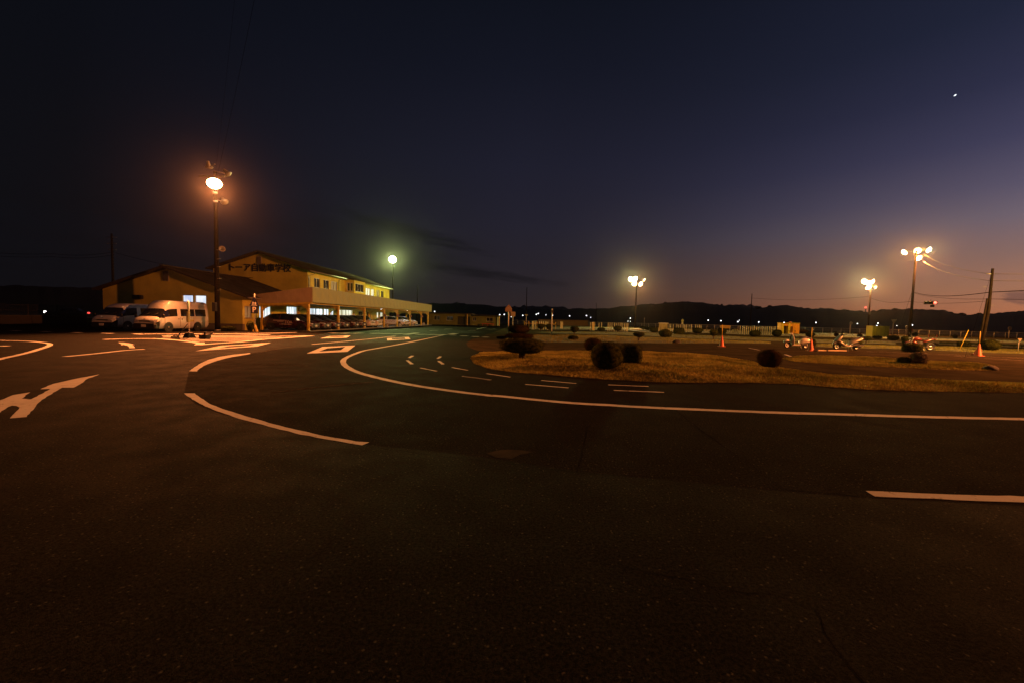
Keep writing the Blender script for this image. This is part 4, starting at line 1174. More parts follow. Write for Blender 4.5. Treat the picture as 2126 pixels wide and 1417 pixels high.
def car_text(root, y):
    letters('TOA', 0.34, (0.02, y, 0.62), (0.24, 0, 0), root, 'letter', tx, depth=0.008, bold=0.008)
    MB().box((-0.62, y, 0.86), (0.98, 0.008, 0.07)).build('stripe', tx, root)
    MB().box((-0.45, y, 0.77), (0.55, 0.008, 0.04)).build('stripe', tx, root)
    m = MB()
    for k in range(11): m.box((-0.52 + k * 0.1, y, 0.53), (0.07, 0.008, 0.06 + 0.015 * (k % 3)))
    m.build('small_lettering', tx, root, kind='stuff')


car_text(c0, -0.906)
s0 = make_sedan('parked_saloon', 'white boxy saloon beside the last red car', white_car, 'white boxy saloons under the carport')
s0.location = (XN - 2.3, 48.1, 0.05)
dup(s0, (XN - 2.25, 50.3, 0.05), 0.0, 'white boxy saloon next to the empty bay of the carport')
wg = 'white hatchbacks at the far end of the carport'
w0 = make_hatchback('parked_car', 'white hatchback showing its whole side beyond the empty bays', white_car, wg)
w0.location = (XN - 2.3, 61.6, 0.05)
pm = mat('pink_lettering', (0.45, 0.28, 0.34), 0.5)
m = MB()
for k in range(9): m.box((-0.95 + k * 0.2, -0.906, 0.70 + 0.05 * (k % 2)), (0.13, 0.008, 0.16))
m.build('lettering', pm, w0, kind='stuff')
dup(w0, (XN - 2.3, 64.4, 0.05), 0.0, 'white hatchback second of three at the far end')
dup(w0, (XN - 2.3, 67.2, 0.05), 0.0, 'white hatchback farthest along the carport')

# car passing behind the block wall, its lights on
pc = make_sedan('passing_car', 'dark car with lit headlight driving past behind the grey wall', mat('dark_car', (0.02, 0.02, 0.025), 0.4, 0, .1, 2, coat=.5), None)
p = A(143, 62); pc.location = (p.x, p.y, 0.1); pc.rotation_euler = (0, 0, math.pi + 0.55)
MB().ball((2.40, 0.45, .80), (0.12, 0.3, 0.16), 10, 6).build('lit_headlight', glow('headlight_glow', (1, .98, .9), 14), pc)
MB().ball((-2.40, 0.45, .78), (0.12, 0.34, 0.12), 10, 6).build('lit_tail_lamp', glow('tail_glow', (1, .06, .05), 2.2), pc)

# ------------------------------------------------------------------ two-wheelers
scoot_white = mat('scooter_white', (0.70, 0.69, 0.62), 0.25, 0, 0.05, 3, coat=0.7)
scoot_grey = mat('scooter_silver', (0.40, 0.38, 0.33), 0.32, 0.3, 0.06, 3, coat=0.5)
seat_m = mat('black_seat', (0.02, 0.02, 0.02), 0.55, 0, .2, 12)


def bike_wheel(root, x, R, rt, rim_mat, spokes=0):
    M = RX90
    w = MB().torus(R - rt, rt, 28, 8, (x, 0, R), M).build('wheel', tyre_m, root)
    k = MB()
    k.lathe([(R - 2 * rt + .012, -.035), (R - 2 * rt - .012, -.03), (R - 2 * rt - .012, .03), (R - 2 * rt + .012, .035)], 24, (x, 0, R), M, caps=False)
    if spokes:
        for i in range(spokes):
            a = 2 * math.pi * i / spokes
            k.tube([(x + .04 * math.cos(a), 0, R + .04 * math.sin(a)), (x + (R - 2 * rt) * math.cos(a + .15), 0, R + (R - 2 * rt) * math.sin(a + .15))], 0.012, 4, cap=False)
    else: k.lathe([(1e-4, -.05), (R * .45, -.04), (R - 2 * rt, -.012), (R - 2 * rt, .012), (R * .45, .04), (1e-4, .05)], 20, (x, 0, R), M)
    k.lathe([(.05, -.06), (.05, .06)], 10, (x, 0, R), M)
    k.build('rim', rim_mat, w)
    return w


def shell(pts, half, n=10):
    """a body shell: spine points (x, z, half height, half width) lofted as ellipses"""
    m = MB(); V = []; k = len(pts)
    for x, z, h, w in pts:
        for i in range(n):
            a = 2 * math.pi * i / n; V.append((x, w * math.cos(a), z + h * math.sin(a)))
    F = [(i * n + j, i * n + (j + 1) % n, i * n + n + (j + 1) % n, i * n + n + j) for i in range(k - 1) for j in range(n)]
    m.add(V, F + [tuple(range(n - 1, -1, -1)), tuple(range((k - 1) * n, k * n))], True)
    return m


def retro_scooter(label):       # front towards -x
    t = thing('retro_scooter', label, 'scooter')
    bike_wheel(t, -0.63, 0.235, 0.05, scoot_white); bike_wheel(t, 0.60, 0.235, 0.05, alloy_m)
    shell([(-0.90, .40, .01, .03), (-0.84, .46, .06, .09), (-0.70, .52, .085, .115), (-0.56, .50, .09, .115), (-0.44, .44, .05, .08), (-.42, .42, .01, .03)], 0).build('front_fender', scoot_white, t)
    sh = MB(); V = []          # leg shield: curved plate
    for z, x, w in ((.24, -.34, .15), (.42, -.40, .24), (.62, -.42, .25), (.78, -.41, .20), (.88, -.39, .10)):
        for y in (-1, -.5, 0, .5, 1): V.append((x + .06 * y * y, w * y, z)); V.append((x + .06 * y * y + .025, w * y, z))
    F = []
    for r in range(4):
        for c in range(4):
            a = r * 10 + c * 2; F += [(a, a + 2, a + 12, a + 10), (a + 1, a + 11, a + 13, a + 3)]
    for r in range(4): F += [(r * 10, r * 10 + 10, r * 10 + 11, r * 10 + 1), (r * 10 + 8, r * 10 + 9, r * 10 + 19, r * 10 + 18)]
    sh.add(V, F, True); sh.build('leg_shield', scoot_white, t)
    MB().tube([(-.61, 0, .30), (-.47, 0, .60), (-.38, 0, .95)], 0.035, 8).build('steering_column', dark_m, t)
    h = shell([(-.50, .97, .02, .03), (-.46, .97, .075, .085), (-.38, .96, .085, .10), (-.28, .95, .03, .05)], 0).build('headlight_shell', scoot_white, t)
    MB().ball((-.485, 0, .97), (.03, .07, .07), 10, 6).build('lens', lens_m, h)
    m = MB(); m.tube([(-.28, -.34, 1.0), (-.35, -.2, .98), (-.38, 0, .97), (-.35, .2, .98), (-.28, .34, 1.0)], 0.018, 6)
    hb = m.build('handlebar', black_m, t)
    for s in (1, -1):
        mm = MB(); mm.tube([(-.35, s * .22, .98), (-.37, s * .30, 1.14)], .008, 5); mm.ball((-.37, s * .31, 1.18), (.02, .055, .045), 10, 6); mm.build('mirror', black_m, t)
    MB().cbox((-.10, 0, .235), (0.58, 0.34, 0.07), 0.02).build('floorboard', mat('floor_cream', (.4, .38, .32), .7), t)
    shell([(.14, .36, .05, .07), (.20, .42, .16, .13), (.34, .50, .20, .19), (.55, .54, .19, .22), (.76, .52, .15, .20), (.93, .46, .08, .12), (.98, .43, .02, .05)], 0).build('rear_body', scoot_white, t)
    shell([(.10, .74, .015, .07), (.16, .755, .04, .11), (.42, .77, .045, .125), (.66, .775, .04, .11), (.74, .77, .015, .06)], 0).build('seat', seat_m, t)
    m = MB(); m.cbox((.45, 0, .27), (.42, .2, .14), .03); m.tube([(.35, .14, .24), (.62, .15, .22), (.92, .16, .28)], .04, 8); m.build('engine', dark_m, t)
    MB().cbox((.97, 0, .52), (.04, .14, .07), .012).build('tail_lamp', red_lens, t)
    m = MB(); m.tube([(.16, -.12, .22), (.22, -.18, 0.0)], .012, 5); m.tube([(.16, .12, .22), (.22, .18, 0.0)], .012, 5); m.build('stand', steel_m, t)
    m = MB(); m.tube([(.62, -.14, .74), (.88, -.14, .72), (.96, 0, .71), (.88, .14, .72), (.62, .14, .74)], .012, 6); m.build('grab_rail', chrome_m, t)
    return t


def city_scooter(label):
    t = thing('city_scooter', label, 'scooter')
    bike_wheel(t, -0.64, 0.25, 0.06, alloy_m, 5); bike_wheel(t, 0.63, 0.25, 0.065, alloy_m, 5)
    shell([(-.93, .34, .01, .02), (-.88, .42, .05, .07), (-.70, .50, .04, .085), (-.50, .44, .05, .08), (-.42, .36, .01, .03)], 0).build('front_fender', scoot_grey, t)
    shell([(-.86, .50, .01, .02), (-.80, .56, .05, .10), (-.66, .68, .12, .19), (-.50, .80, .16, .21), (-.40, .90, .10, .16), (-.34, .98, .03, .08)], 0).build('front_cowl', scoot_grey, t)
    shell([(-.62, .56, .05, .16), (-.48, .50, .16, .22), (-.34, .40, .14, .21), (-.20, .30, .07, .19), (.12, .27, .06, .19), (.26, .30, .05, .17)], 0).build('lower_fairing', scoot_grey, t)
    MB().tube([(-.64, 0, .25), (-.52, 0, .55)], .03, 6).build('front_fork', dark_m, t)
    for s in (1, -1): MB().add([(-.835, s * .03, .58), (-.74, s * .14, .64), (-.66, s * .18, .74), (-.70, s * .06, .72)], [(0, 1, 2, 3)]).build('headlight', lens_m, t)
    m = MB(); m.tube([(-.24, -.34, 1.03), (-.32, -.15, 1.02), (-.34, 0, 1.0), (-.32, .15, 1.02), (-.24, .34, 1.03)], .017, 6); m.build('handlebar', black_m, t)
    shell([(-.42, 1.0, .02, .06), (-.36, 1.03, .05, .12), (-.28, 1.03, .04, .10), (-.24, 1.02, .01, .04)], 0).build('dash', black_m, t)
    for s in (1, -1):
        mm = MB(); mm.tube([(-.32, s * .2, 1.03), (-.36, s * .28, 1.2)], .008, 5); mm.ball((-.36, s * .30, 1.22), (.02, .06, .04), 10, 6); mm.build('mirror', black_m, t)
    MB().cbox((-.06, 0, .335), (.46, .3, .03), .01).build('floorboard', black_m, t)
    shell([(.10, .40, .04, .10), (.20, .46, .13, .17), (.42, .56, .12, .20), (.66, .66, .10, .19), (.90, .76, .06, .13), (1.02, .80, .02, .05)], 0).build('tail_cowl', scoot_grey, t)
    shell([(.06, .66, .03, .09), (.14, .70, .06, .13), (.36, .73, .055, .15), (.52, .80, .05, .14), (.78, .85, .05, .13), (.88, .86, .015, .06)], 0).build('seat', seat_m, t)
    m = MB(); m.cbox((.46, 0, .30), (.46, .22, .17), .03); m.tube([(.40, -.16, .26), (.62, -.17, .28), (.95, -.18, .38)], .05, 8); m.build('engine', dark_m, t)
    MB().cbox((1.0, 0, .76), (.05, .16, .07), .012).build('tail_lamp', red_lens, t)
    m = MB(); m.tube([(.66, -.13, .84), (.92, -.13, .9), (1.0, 0, .91), (.92, .13, .9), (.66, .13, .84)], .013, 6); m.build('grab_rail', black_m, t)
    m = MB(); m.tube([(.2, -.12, .24), (.26, -.18, 0.0)], .012, 5); m.tube([(.2, .12, .24), (.26, .18, 0.0)], .012, 5); m.build('stand', steel_m, t)
    return t


def motorcycle(label):
    t = thing('motorcycle', label, 'motorcycle')
    rd = mat('bike_red', (0.13, 0.018, 0.012), 0.3, 0, .06, 3, coat=.6)
    bike_wheel(t, -0.68, 0.30, 0.055, alloy_m, 6); bike_wheel(t, 0.68, 0.30, 0.065, alloy_m, 6)
    m = MB()
    for s in (1, -1): m.tube([(-.68, s * .09, .30), (-.50, s * .09, .78), (-.44, s * .09, .95)], .025, 6)
    m.build('front_fork', steel_m, t)
    shell([(-.98, .42, .01, .02), (-.90, .56, .02, .06), (-.68, .635, .02, .07), (-.48, .56, .02, .06)], 0).build('front_fender', rd, t)
    h = shell([(-.66, .86, .03, .05), (-.62, .86, .09, .09), (-.52, .87, .08, .09), (-.46, .87, .02, .03)], 0).build('headlight', black_m, t)
    MB().ball((-.655, 0, .86), (.02, .075, .075), 12, 6).build('lens', lens_m, h)
    m = MB(); m.tube([(-.30, -.38, 1.02), (-.40, -.2, 1.04), (-.44, 0, .98), (-.40, .2, 1.04), (-.30, .38, 1.02)], .016, 6); m.build('handlebar', black_m, t)
    for s in (1, -1):
        mm = MB(); mm.tube([(-.36, s * .25, 1.04), (-.40, s * .36, 1.2)], .008, 5); mm.ball((-.40, s * .38, 1.22), (.02, .06, .04), 10, 6); mm.build('mirror', black_m, t)
    shell([(-.46, .74, .05, .06), (-.36, .80, .13, .14), (-.14, .83, .14, .16), (.06, .78, .09, .12), (.12, .75, .03, .06)], 0).build('fuel_tank', rd, t)
    shell([(-.52, .62, .03, .12), (-.40, .58, .14, .16), (-.22, .50, .12, .15), (-.10, .44, .04, .1)], 0).build('side_fairing', rd, t)
    shell([(.06, .74, .03, .08), (.14, .76, .04, .12), (.44, .80, .045, .12), (.70, .88, .04, .09), (.84, .92, .02, .05)], 0).build('seat', seat_m, t)
    shell([(.14, .62, .04, .06), (.34, .66, .08, .12), (.62, .76, .07, .10), (.86, .84, .04, .06), (.96, .87, .01, .03)], 0).build('tail_cowl', rd, t)
    m = MB(); m.cbox((-.08, 0, .40), (.42, .30, .30), .04); m.cbox((.02, 0, .58), (.30, .22, .12), .03)
    for i in range(5): m.box((-.14, 0, .50 + i * .035), (.20, .30, .012))
    m.build('engine', dark_m, t)
    m = MB(); m.tube([(-.44, 0, .86), (-.20, 0, .66), (.10, 0, .60), (.50, 0, .66)], .03, 6); m.tube([(-.40, 0, .75), (-.30, 0, .25), (.16, 0, .22), (.20, 0, .55)], .024, 6)
    m.tube([(.16, .1, .32), (.68, .1, .30)], .024, 6); m.tube([(.16, -.1, .32), (.68, -.1, .30)], .024, 6); m.build('frame', black_m, t)
    m = MB(); m.tube([(-.24, -.12, .44), (-.22, -.14, .2), (.2, -.17, .2), (.45, -.19, .32), (.85, -.2, .42)], [.025, .025, .028, .05, .05], 8); m.build('exhaust', chrome_m, t)
    shell([(.70, .66, .01, .04), (.84, .64, .02, .07), (.98, .56, .015, .07), (1.04, .46, .01, .05)], 0).build('rear_fender', black_m, t)
    MB().cbox((.97, 0, .80), (.05, .14, .06), .012).build('tail_lamp', red_lens, t)
    m = MB(); m.tube([(.1, -.12, .22), (.2, -.24, 0.0)], .012, 5); m.build('stand', steel_m, t)
    return t


def place_bike(t, pxf, pxr, turn):
    a, b = G(*pxf), G(*pxr); c = (a + b) / 2
    t.location = (c.x, c.y, 0.0); t.rotation_euler = (0, 0, -math.atan2(c.x, c.y) + math.radians(turn))


s1 = retro_scooter('cream retro scooter with round fenders beside the cone with a pole')
place_bike(s1, (1633, 722.6), (1674, 723), 33)
s2 = city_scooter('silver city scooter standing by the end of the low balance plank')
place_bike(s2, (1737.5, 725.6), (1777, 726.4), 36)
s3 = motorcycle('red and black motorcycle half hidden behind the clipped hedge')
place_bike(s3, (1891, 727), (1924, 727.6), 38)
# ================================================================== lamp poles and lights
LIGHT = 2.8                      # strength of all the floodlights
SODIUM, MERCURY, WARM = (1.0, 0.26, 0.062), (1.0, 0.97, 0.36), (1.0, 0.42, 0.06)


def aim(v):                      # rotation that turns local +Z to v
    return Vector((0, 0, 1)).rotation_difference(Vector(v).normalized()).to_matrix()


def floodlight(root, pos, target, col, power, lit=True, r=0.30, spot=150, core=None):
    """pos and target in the frame of the pole"""
    pos, target = Vector(pos), Vector(target); d = (target - pos).normalized(); M = aim(d)
    f = MB().lathe([(0.07, -0.46), (0.10, -0.44), (0.13, -0.22), (r * .75, -0.10), (r, 0.0), (r + .02, 0.02), (r - .02, 0.015)], 16, pos, M, caps=False)
    f.lathe([(1e-4, -.47), (0.075, -.46)], 10, pos, M)
    o = f.build('floodlight', steel_m, root)
    gl = MB().lathe([(r - .02, 0.0), (r * .8, r * .28), (r * .45, r * .46), (1e-4, r * .52)], 16, pos, M)
    gl.build('lens', glow('lens_' + ('%02d%02d' % (col[1] * 99, col[2] * 99)), core or (1, min(1, .45 + .55 * col[1]), min(1, .25 + .65 * col[2])), 30) if lit else lens_m, o)
    if lit:
        L = bpy.data.lights.new('lamp', 'SPOT'); L.energy = power * LIGHT; L.color = col; L.spot_size = math.radians(spot); L.spot_blend = 1.0; L.shadow_soft_size = 0.16
        lo = bpy.data.objects.new('lamp', L); COL.objects.link(lo); lo.parent = root
        lo.location = pos + d * (r * .52 + 0.19); lo.rotation_euler = (-d).to_track_quat('Z', 'Y').to_euler()
    return o


def lamp_pole(label, base, h, r0=0.19, r1=0.11, name='floodlight_pole', group=None):
    t = thing(name, label, 'lamp pole', base, group=group)
    MB().tube([(0, 0, -0.1), (0, 0, h * .5), (0, 0, h)], [r0, (r0 + r1) / 2, r1], 12).build('pole', pole_m, t)
    return t


def rel(px, py, base):           # point seen at the pixel, at the depth of the pole, in the pole's frame
    fw = ROT @ Vector((0, 0, -1)); D = (Vector((base.x, base.y, EYE)) - CAMP).dot(fw); d = ray(px, py)
    return CAMP + d * (D / d.dot(fw)) - base


def before(px, py, base, dd):    # the same, dd metres nearer to the camera
    p = rel(px, py, base) + base; d = (p - CAMP); fw = ROT @ Vector((0, 0, -1)); D = d.dot(fw)
    return CAMP + d * ((D - dd) / D) - base


P1 = G(452, 688)
lp = lamp_pole('tall pole with one blazing orange floodlight and a horn speaker before the low hall', P1, rel(447, 362, P1).z)
hp = rel(445, 381, P1)
MB().box((0, -0.3, hp.z + .25), (2.0, 0.10, 0.10)).tube([(0, 0, hp.z + .3), before(445, 376, P1, 1.1)], .045, 6).build('crossarm', steel_m, lp)
floodlight(lp, before(445, 381, P1, 1.2), Vector((6.4, -7.0, 0)), SODIUM, 33000, spot=97, r=0.5, core=(1, .62, .30))
for px, py, tg in ((434, 347, (-6, 10, 0)), (474, 362, (12, 4, 0)), (466, 419, (8, -4, 2))):
    q = rel(px, py, P1); floodlight(lp, q, Vector(tg) - 0 * q, SODIUM, 0, lit=False, r=0.26)
    MB().tube([q, (0, 0, q.z)], 0.035, 6).build('bracket', steel_m, lp)
q = rel(461, 517, P1); M = aim((0.75, -0.6, 0.02))
MB().lathe([(0.04, -0.42), (0.06, -0.25), (0.13, -0.08), (0.22, 0.02), (0.23, 0.03), (0.20, 0.02), (0.10, -0.1)], 16, q, M, caps=False).tube([q, (0, 0, q.z)], 0.02, 5).build('horn_speaker', mat('horn_grey', (0.42, 0.38, 0.33), 0.5), lp)
m = MB()
for zz in (5.0, 4.1, 3.2, 6.3, 5.6): m.tube([(0.12, -0.12, zz), (0.42, -0.10, zz + 0.02)], 0.014, 5)
m.build('step_bolt', steel_m, lp)
for zz in (hp.z - .95, hp.z - 1.6): MB().lathe([(0.135, 0), (0.15, 0.01), (0.15, 0.13), (0.135, 0.14)], 12, (0, 0, zz), Matrix.Rotation(.25, 3, 'X'), caps=False).build('band', white_m, lp)
MB().cbox((0.0, -0.27, 1.9), (0.3, 0.2, 0.7), 0.02).build('control_box', dark_m, lp)
MB().lathe([(.19, 0), (.21, .01), (.21, .12), (.19, .13)], 12, (0, 0, 0.0)).build('footing_collar', conc_m, lp)

P2 = A(1888, 66)
l2 = lamp_pole('tall pole with four bright floodlights right of the green box', P2, rel(1903, 522, P2).z, 0.22, 0.13)
top = rel(1903, 524, P2)
MB().box((0.3, 0, top.z), (4.4, 0.1, 0.1)).build('crossarm', steel_m, l2)
for px, py, tg, c, pw in ((1878, 524, (-24, 3, 0), WARM, 7500), (1905, 521, (-10, -26, 0), WARM, 6500), (1928, 519, (10, -24, 0), MERCURY, 3500), (1907, 536, (2, -16, 0), SODIUM, 10000)):
    floodlight(l2, before(px, py, P2, .6), Vector(tg), c, pw, r=0.46)
MB().tube([rel(1886, 541, P2), (0, 0, rel(1890, 541, P2).z)], 0.05, 6).build('bracket', steel_m, l2)

P3 = A(1801, 100)
l3 = lamp_pole('distant pole with a tight cluster of floodlights above the wooded hill', P3, rel(1803, 586, P3).z, 0.22, 0.13)
MB().box((0, 0, rel(1803, 592, P3).z), (2.8, 0.1, 0.1)).build('crossarm', steel_m, l3)
for px, py, tg, c, pw in ((1795, 585, (-30, -18, 0), MERCURY, 7000), (1804, 588, (-5, -28, 0), WARM, 7500), (1811, 585, (16, -22, 0), WARM, 5000), (1803, 597, (0, -16, 0), SODIUM, 9000), (1817, 597, (18, -6, 0), SODIUM, 2000)):
    floodlight(l3, before(px, py, P3, .6), Vector(tg), c, pw, r=0.62 if pw > 3000 else 0.36)

P4 = A(1318, 108)
l4 = lamp_pole('distant pole with a cluster of floodlights in the middle, beyond the guide poles', P4, rel(1320, 577, P4).z, 0.22, 0.13)
MB().box((0.3, 0, rel(1320, 585, P4).z), (4.0, 0.1, 0.1)).build('crossarm', steel_m, l4)
for px, py, tg, c, pw in ((1309, 580, (-30, -24, 0), MERCURY, 6500), (1319, 579, (4, -34, 0), MERCURY, 3200), (1317, 589, (-5, -26, 0), WARM, 7500), (1330, 590, (16, -20, 0), SODIUM, 10000), (1337, 581, (24, -4, 0), SODIUM, 3000)):
    floodlight(l4, before(px, py, P4, .6), Vector(tg), c, pw, r=0.62 if pw > 3100 else 0.4)

P5 = A(815, 71)
l5 = lamp_pole('slim pole with one greenish floodlight behind the end of the classroom block', P5, rel(815, 530, P5).z, 0.14, 0.08)
h5 = CAMP + ray(815, 539) * (68.2 / ray(815, 539).y) - P5
floodlight(l5, h5, h5 + Vector((3.0, -20, -9)), (0.85, 1.0, 0.30), 12500, r=0.62, spot=165, core=(.93, 1, .60))
MB().tube([h5 + Vector((0, .3, 0)), (0, 0, h5.z + .2)], 0.04, 6).build('bracket', steel_m, l5)
MB().tube([rel(820, 553, P5), (0, 0, rel(815, 553, P5).z)], 0.04, 6).build('bracket', steel_m, l5)

# the pole beyond the right edge whose light throws the shrubs' shadows to the left
P6 = Vector((40.0, 14.0, 0))
l6 = lamp_pole('floodlight pole standing beyond the right edge of the near turf', P6, 12.0)
floodlight(l6, Vector((-.4, .3, 11.6)), Vector((-15, 6, 0)), SODIUM, 33000, r=0.4, spot=150)

floodlight(l6, Vector((.7, .5, 10.6)), Vector((-23, 48, 0)), (1.0, .62, .13), 11000, r=0.4, spot=70)  # second lamp, added to brighten the guide poles and the mid-field

# ================================================================== utility poles and wires
U = Vector((35.6, 33.0, 0))
up = thing('utility_pole', 'stout dark utility pole rising behind a rounded shrub at the right', 'utility pole', U)
ut = rel(2061, 558, U)
MB().tube([(0, 0, -.1), (ut.x * .5, 0, ut.z * .5), (ut.x, ut.y, ut.z)], [.125, .105, .08], 12).build('pole', pole_m, up)
q = rel(2057, 569, U); MB().tube([q + Vector((-.35, 0, 0)), q + Vector((.45, 0, 0))], .03, 6).build('crossarm', steel_m, up)
q = rel(2046, 625, U); MB().tube([(-.11, .06, 0), (q.x + .03, .05, q.z + .2)], [.075, .06], 10).build('support_post', pole_m, up)
m = MB()
for px, py, s in ((2050, 596, -.35), (2058, 634, .3), (2059, 582, .3)): q = rel(px, py, U); m.tube([q, q + Vector((s, 0, 0))], .014, 5)
m.build('step_bolt', steel_m, up)


def wire(label, pts, sag=0.5, r=0.02, group=None, material=None):
    P = []
    for a, b in zip(pts, pts[1:]):
        a, b = Vector(a), Vector(b)
        for i in range(14): t = i / 14; P.append(a.lerp(b, t) - Vector((0, 0, 4 * sag * t * (1 - t))))
    P.append(Vector(pts[-1]))
    return tag(MB().tube(P, r, 5).build('overhead_wire', material or wire_m), label, 'wire', group)


def on(px, py, base): return rel(px, py, base) + base
E1, E2, E3 = Vector((62, 24, 6.6)), Vector((62, 24, 7.9)), Vector((62, 24, 5.0))
wire('bright topmost wire from the four lamp pole to the stout utility pole', [on(1917, 527, P2), on(2056, 569, U), E1 + Vector((0, 0, .4))], 0.5, 0.016, material=lit_wire_m)
wire('thin wire just below the topmost one at the stout utility pole', [on(1917, 543, P2), on(2055, 583, U), E1 - Vector((0, 0, .1))], 0.5, 0.016, material=lit_wire_m)
wire('thick sagging cable between the four lamp pole and the stout utility pole', [on(1898, 607, P2), on(2055, 607, U), E2], 0.45, 0.03)
wire('thin cable under the thick sagging one', [on(1898, 609, P2), on(2052, 621, U), E3 - Vector((0, 0, .3))], 0.3, 0.016)
wire('lowest span wire that carries the traffic signal', [on(1892, 626, P2), on(2052, 625, U)], 0.25, 0.014)
wire('slanting guy wire left of the stout utility pole', [on(2055, 579, U), G(2003, 742)], 0.0, 0.006)
wire('guy wire slanting down left of the four lamp pole', [on(1893, 607, P2), A(1862, 72)], 0.0, 0.018)
wire('long thin wire from the distant lamp cluster to the four lamp pole', [on(1560, 619, A(1557, 120)), on(1802, 616, P3), on(1891, 626, P2)], 0.7, 0.03)
top1 = on(452, 362, P1)
wire('wire rising overhead from the orange lamp pole, the more distinct one', [top1, CAMP + ray(528, 0) * 15, CAMP + ray(560, -420) * 11], 0.15, 0.006)
wire('faint second wire rising overhead from the orange lamp pole', [top1 + Vector((-.2, 0, 0)), CAMP + ray(487, 0) * 16, CAMP + ray(500, -420) * 12], 0.15, 0.004)


def util_pole(label, px, D, ytop, arms=(), r=.16):
    b = A(px, D); t = thing('utility_pole', label, 'utility pole', b); h = rel(px, ytop, b).z
    MB().tube([(0, 0, -.1), (0, 0, h)], [r, r * .6], 8).build('pole', pole_m, t)
    for z, w in arms: MB().box((0, 0, h - z), (w, .09, .09)).build('crossarm', steel_m, t)
    return b, h


bl_, hl_ = util_pole('dark utility pole behind the roof of the low hall', 237, 66, 487, ((.6, 1.8), (1.6, 1.6), (2.6, 1.4)), .2)
m = MB()
for i in range(9): m.tube([(-.3, 0, hl_ - 3.2 - i * .5), (.3, 0, hl_ - 3.2 - i * .5)], .014, 4)
m.build('step_bolt', steel_m, [o for o in bpy.data.objects if o.name.startswith('utility_pole')][-1])
wire('upper faint wire running off to the left edge behind the low hall', [on(237, 523, bl_), on(110, 527, A(110, 70)), on(-80, 517, A(-80, 76))], .4, .03)
wire('lower faint wire running off to the left edge behind the low hall', [on(237, 529, bl_), on(110, 533, A(110, 70)), on(-80, 524, A(-80, 76))], .4, .03)
wire('wire from the dark pole down to the low hall roof', [on(240, 525, bl_), Vector((-30.2, 42.3, 5.3))], .4, .025)
util_pole('thin bare pole left of the low annex', 866, 115, 592)
util_pole('thin bare pole standing behind the small T shaped sign', 1092, 128, 597)
util_pole('thin bare pole before the middle of the wooded hill', 1557, 120, 610)
util_pole('faint slim pole far behind the annex', 1237, 190, 630, r=.14)

# traffic signal on the span wire
sg = on(1932, 629, A(1888, 52)); ts = thing('traffic_signal', 'hanging horizontal traffic signal with its red lamp lit', 'traffic signal', sg, rz=-.75)
MB().cbox((0, 0, 0), (1.25, 0.16, 0.40), 0.04).build('housing', mat('signal_green', (.16, .20, .12), .5), ts)
for i, (x, mm) in enumerate(((-.42, glass('signal_dark')), (0, glass('signal_dark')), (.42, glow('signal_red', (1, .10, .06), 7)))):
    MB().ball((x, -.10, 0), (.15, .05, .15), 12, 6).build('lens', mm, ts)
    v = MB(); V = []
    for k in range(9):
        a = math.radians(-20 + 220 * k / 8); V += [(x + .17 * math.cos(a), -.08, .17 * math.sin(a)), (x + .17 * math.cos(a), -.34, .17 * math.sin(a) - .03)]
    v.add(V, [(2 * k, 2 * k + 1, 2 * k + 3, 2 * k + 2) for k in range(8)]); v.build('visor', dark_m, ts)
m = MB(); m.cbox((.18, 0, -.42), (.40, .15, .30), .03); m.tube([(.0, 0, .2), (.0, 0, .42)], .03, 6); m.tube([(.18, 0, -.3), (.18, 0, -.15)], .03, 6); m.build('bracket', dark_m, ts)

# ================================================================== signs
back_m = mat('sign_back', (.34, .26, .18), .6, 0.1, .1, 6)
pole_white = mat('white_post', (.66, .60, .54), .5, 0, .06, 6)


def plate_shape(kind, s):
    if kind == 'round': return [(s * math.cos(2 * math.pi * i / 20), s * math.sin(2 * math.pi * i / 20)) for i in range(20)]
    if kind == 'tri': return [(0, s), (-.12 * s, .92 * s), (-.98 * s, -.62 * s), (-.9 * s, -.75 * s), (.9 * s, -.75 * s), (.98 * s, -.62 * s), (.12 * s, .92 * s)]
    if kind == 'invtri': return [(a, -b) for a, b in reversed(plate_shape('tri', s))]
    if kind == 'house': return [(0, s), (-.1 * s, .96 * s), (-.85 * s, .05 * s), (-.85 * s, -.72 * s), (-.75 * s, -.8 * s), (.75 * s, -.8 * s), (.85 * s, -.72 * s), (.85 * s, .05 * s), (.1 * s, .96 * s)]
    if kind == 'square': return [(-s, -s), (s, -s), (s, s), (-s, s)]
    if kind == 'diamond': return [(0, s), (-s, 0), (0, -s), (s, 0)]
    if kind == 'bar': return [(-s, -.3 * s), (s, -.3 * s), (s, .3 * s), (-s, .3 * s)]


def sign(label, px, D, items, ytop, name='road_sign', rz=0, r=.035, pm=None, base=None):
    """items: (pixel height, kind, half size, material)"""
    b = base or A(px, D); t = thing(name, label, 'sign', b, rz)
    MB().tube([(0, 0, -.05), (0, 0, rel(px, ytop, b).z)], r, 8).build('post', pm or pole_white, t)
    for py, kind, s, mm in items:
        z = rel(px, py, b).z
        MB().prism(plate_shape(kind, s), .03, RX90, (0, -r - .005, z)).build('sign_plate', mm, t)
        k = MB()
        for dz in (-.4 * s, .4 * s): k.box((0, 0, z + dz), (.12, .1, .03))
        k.build('clamp', steel_m, t)
    return t


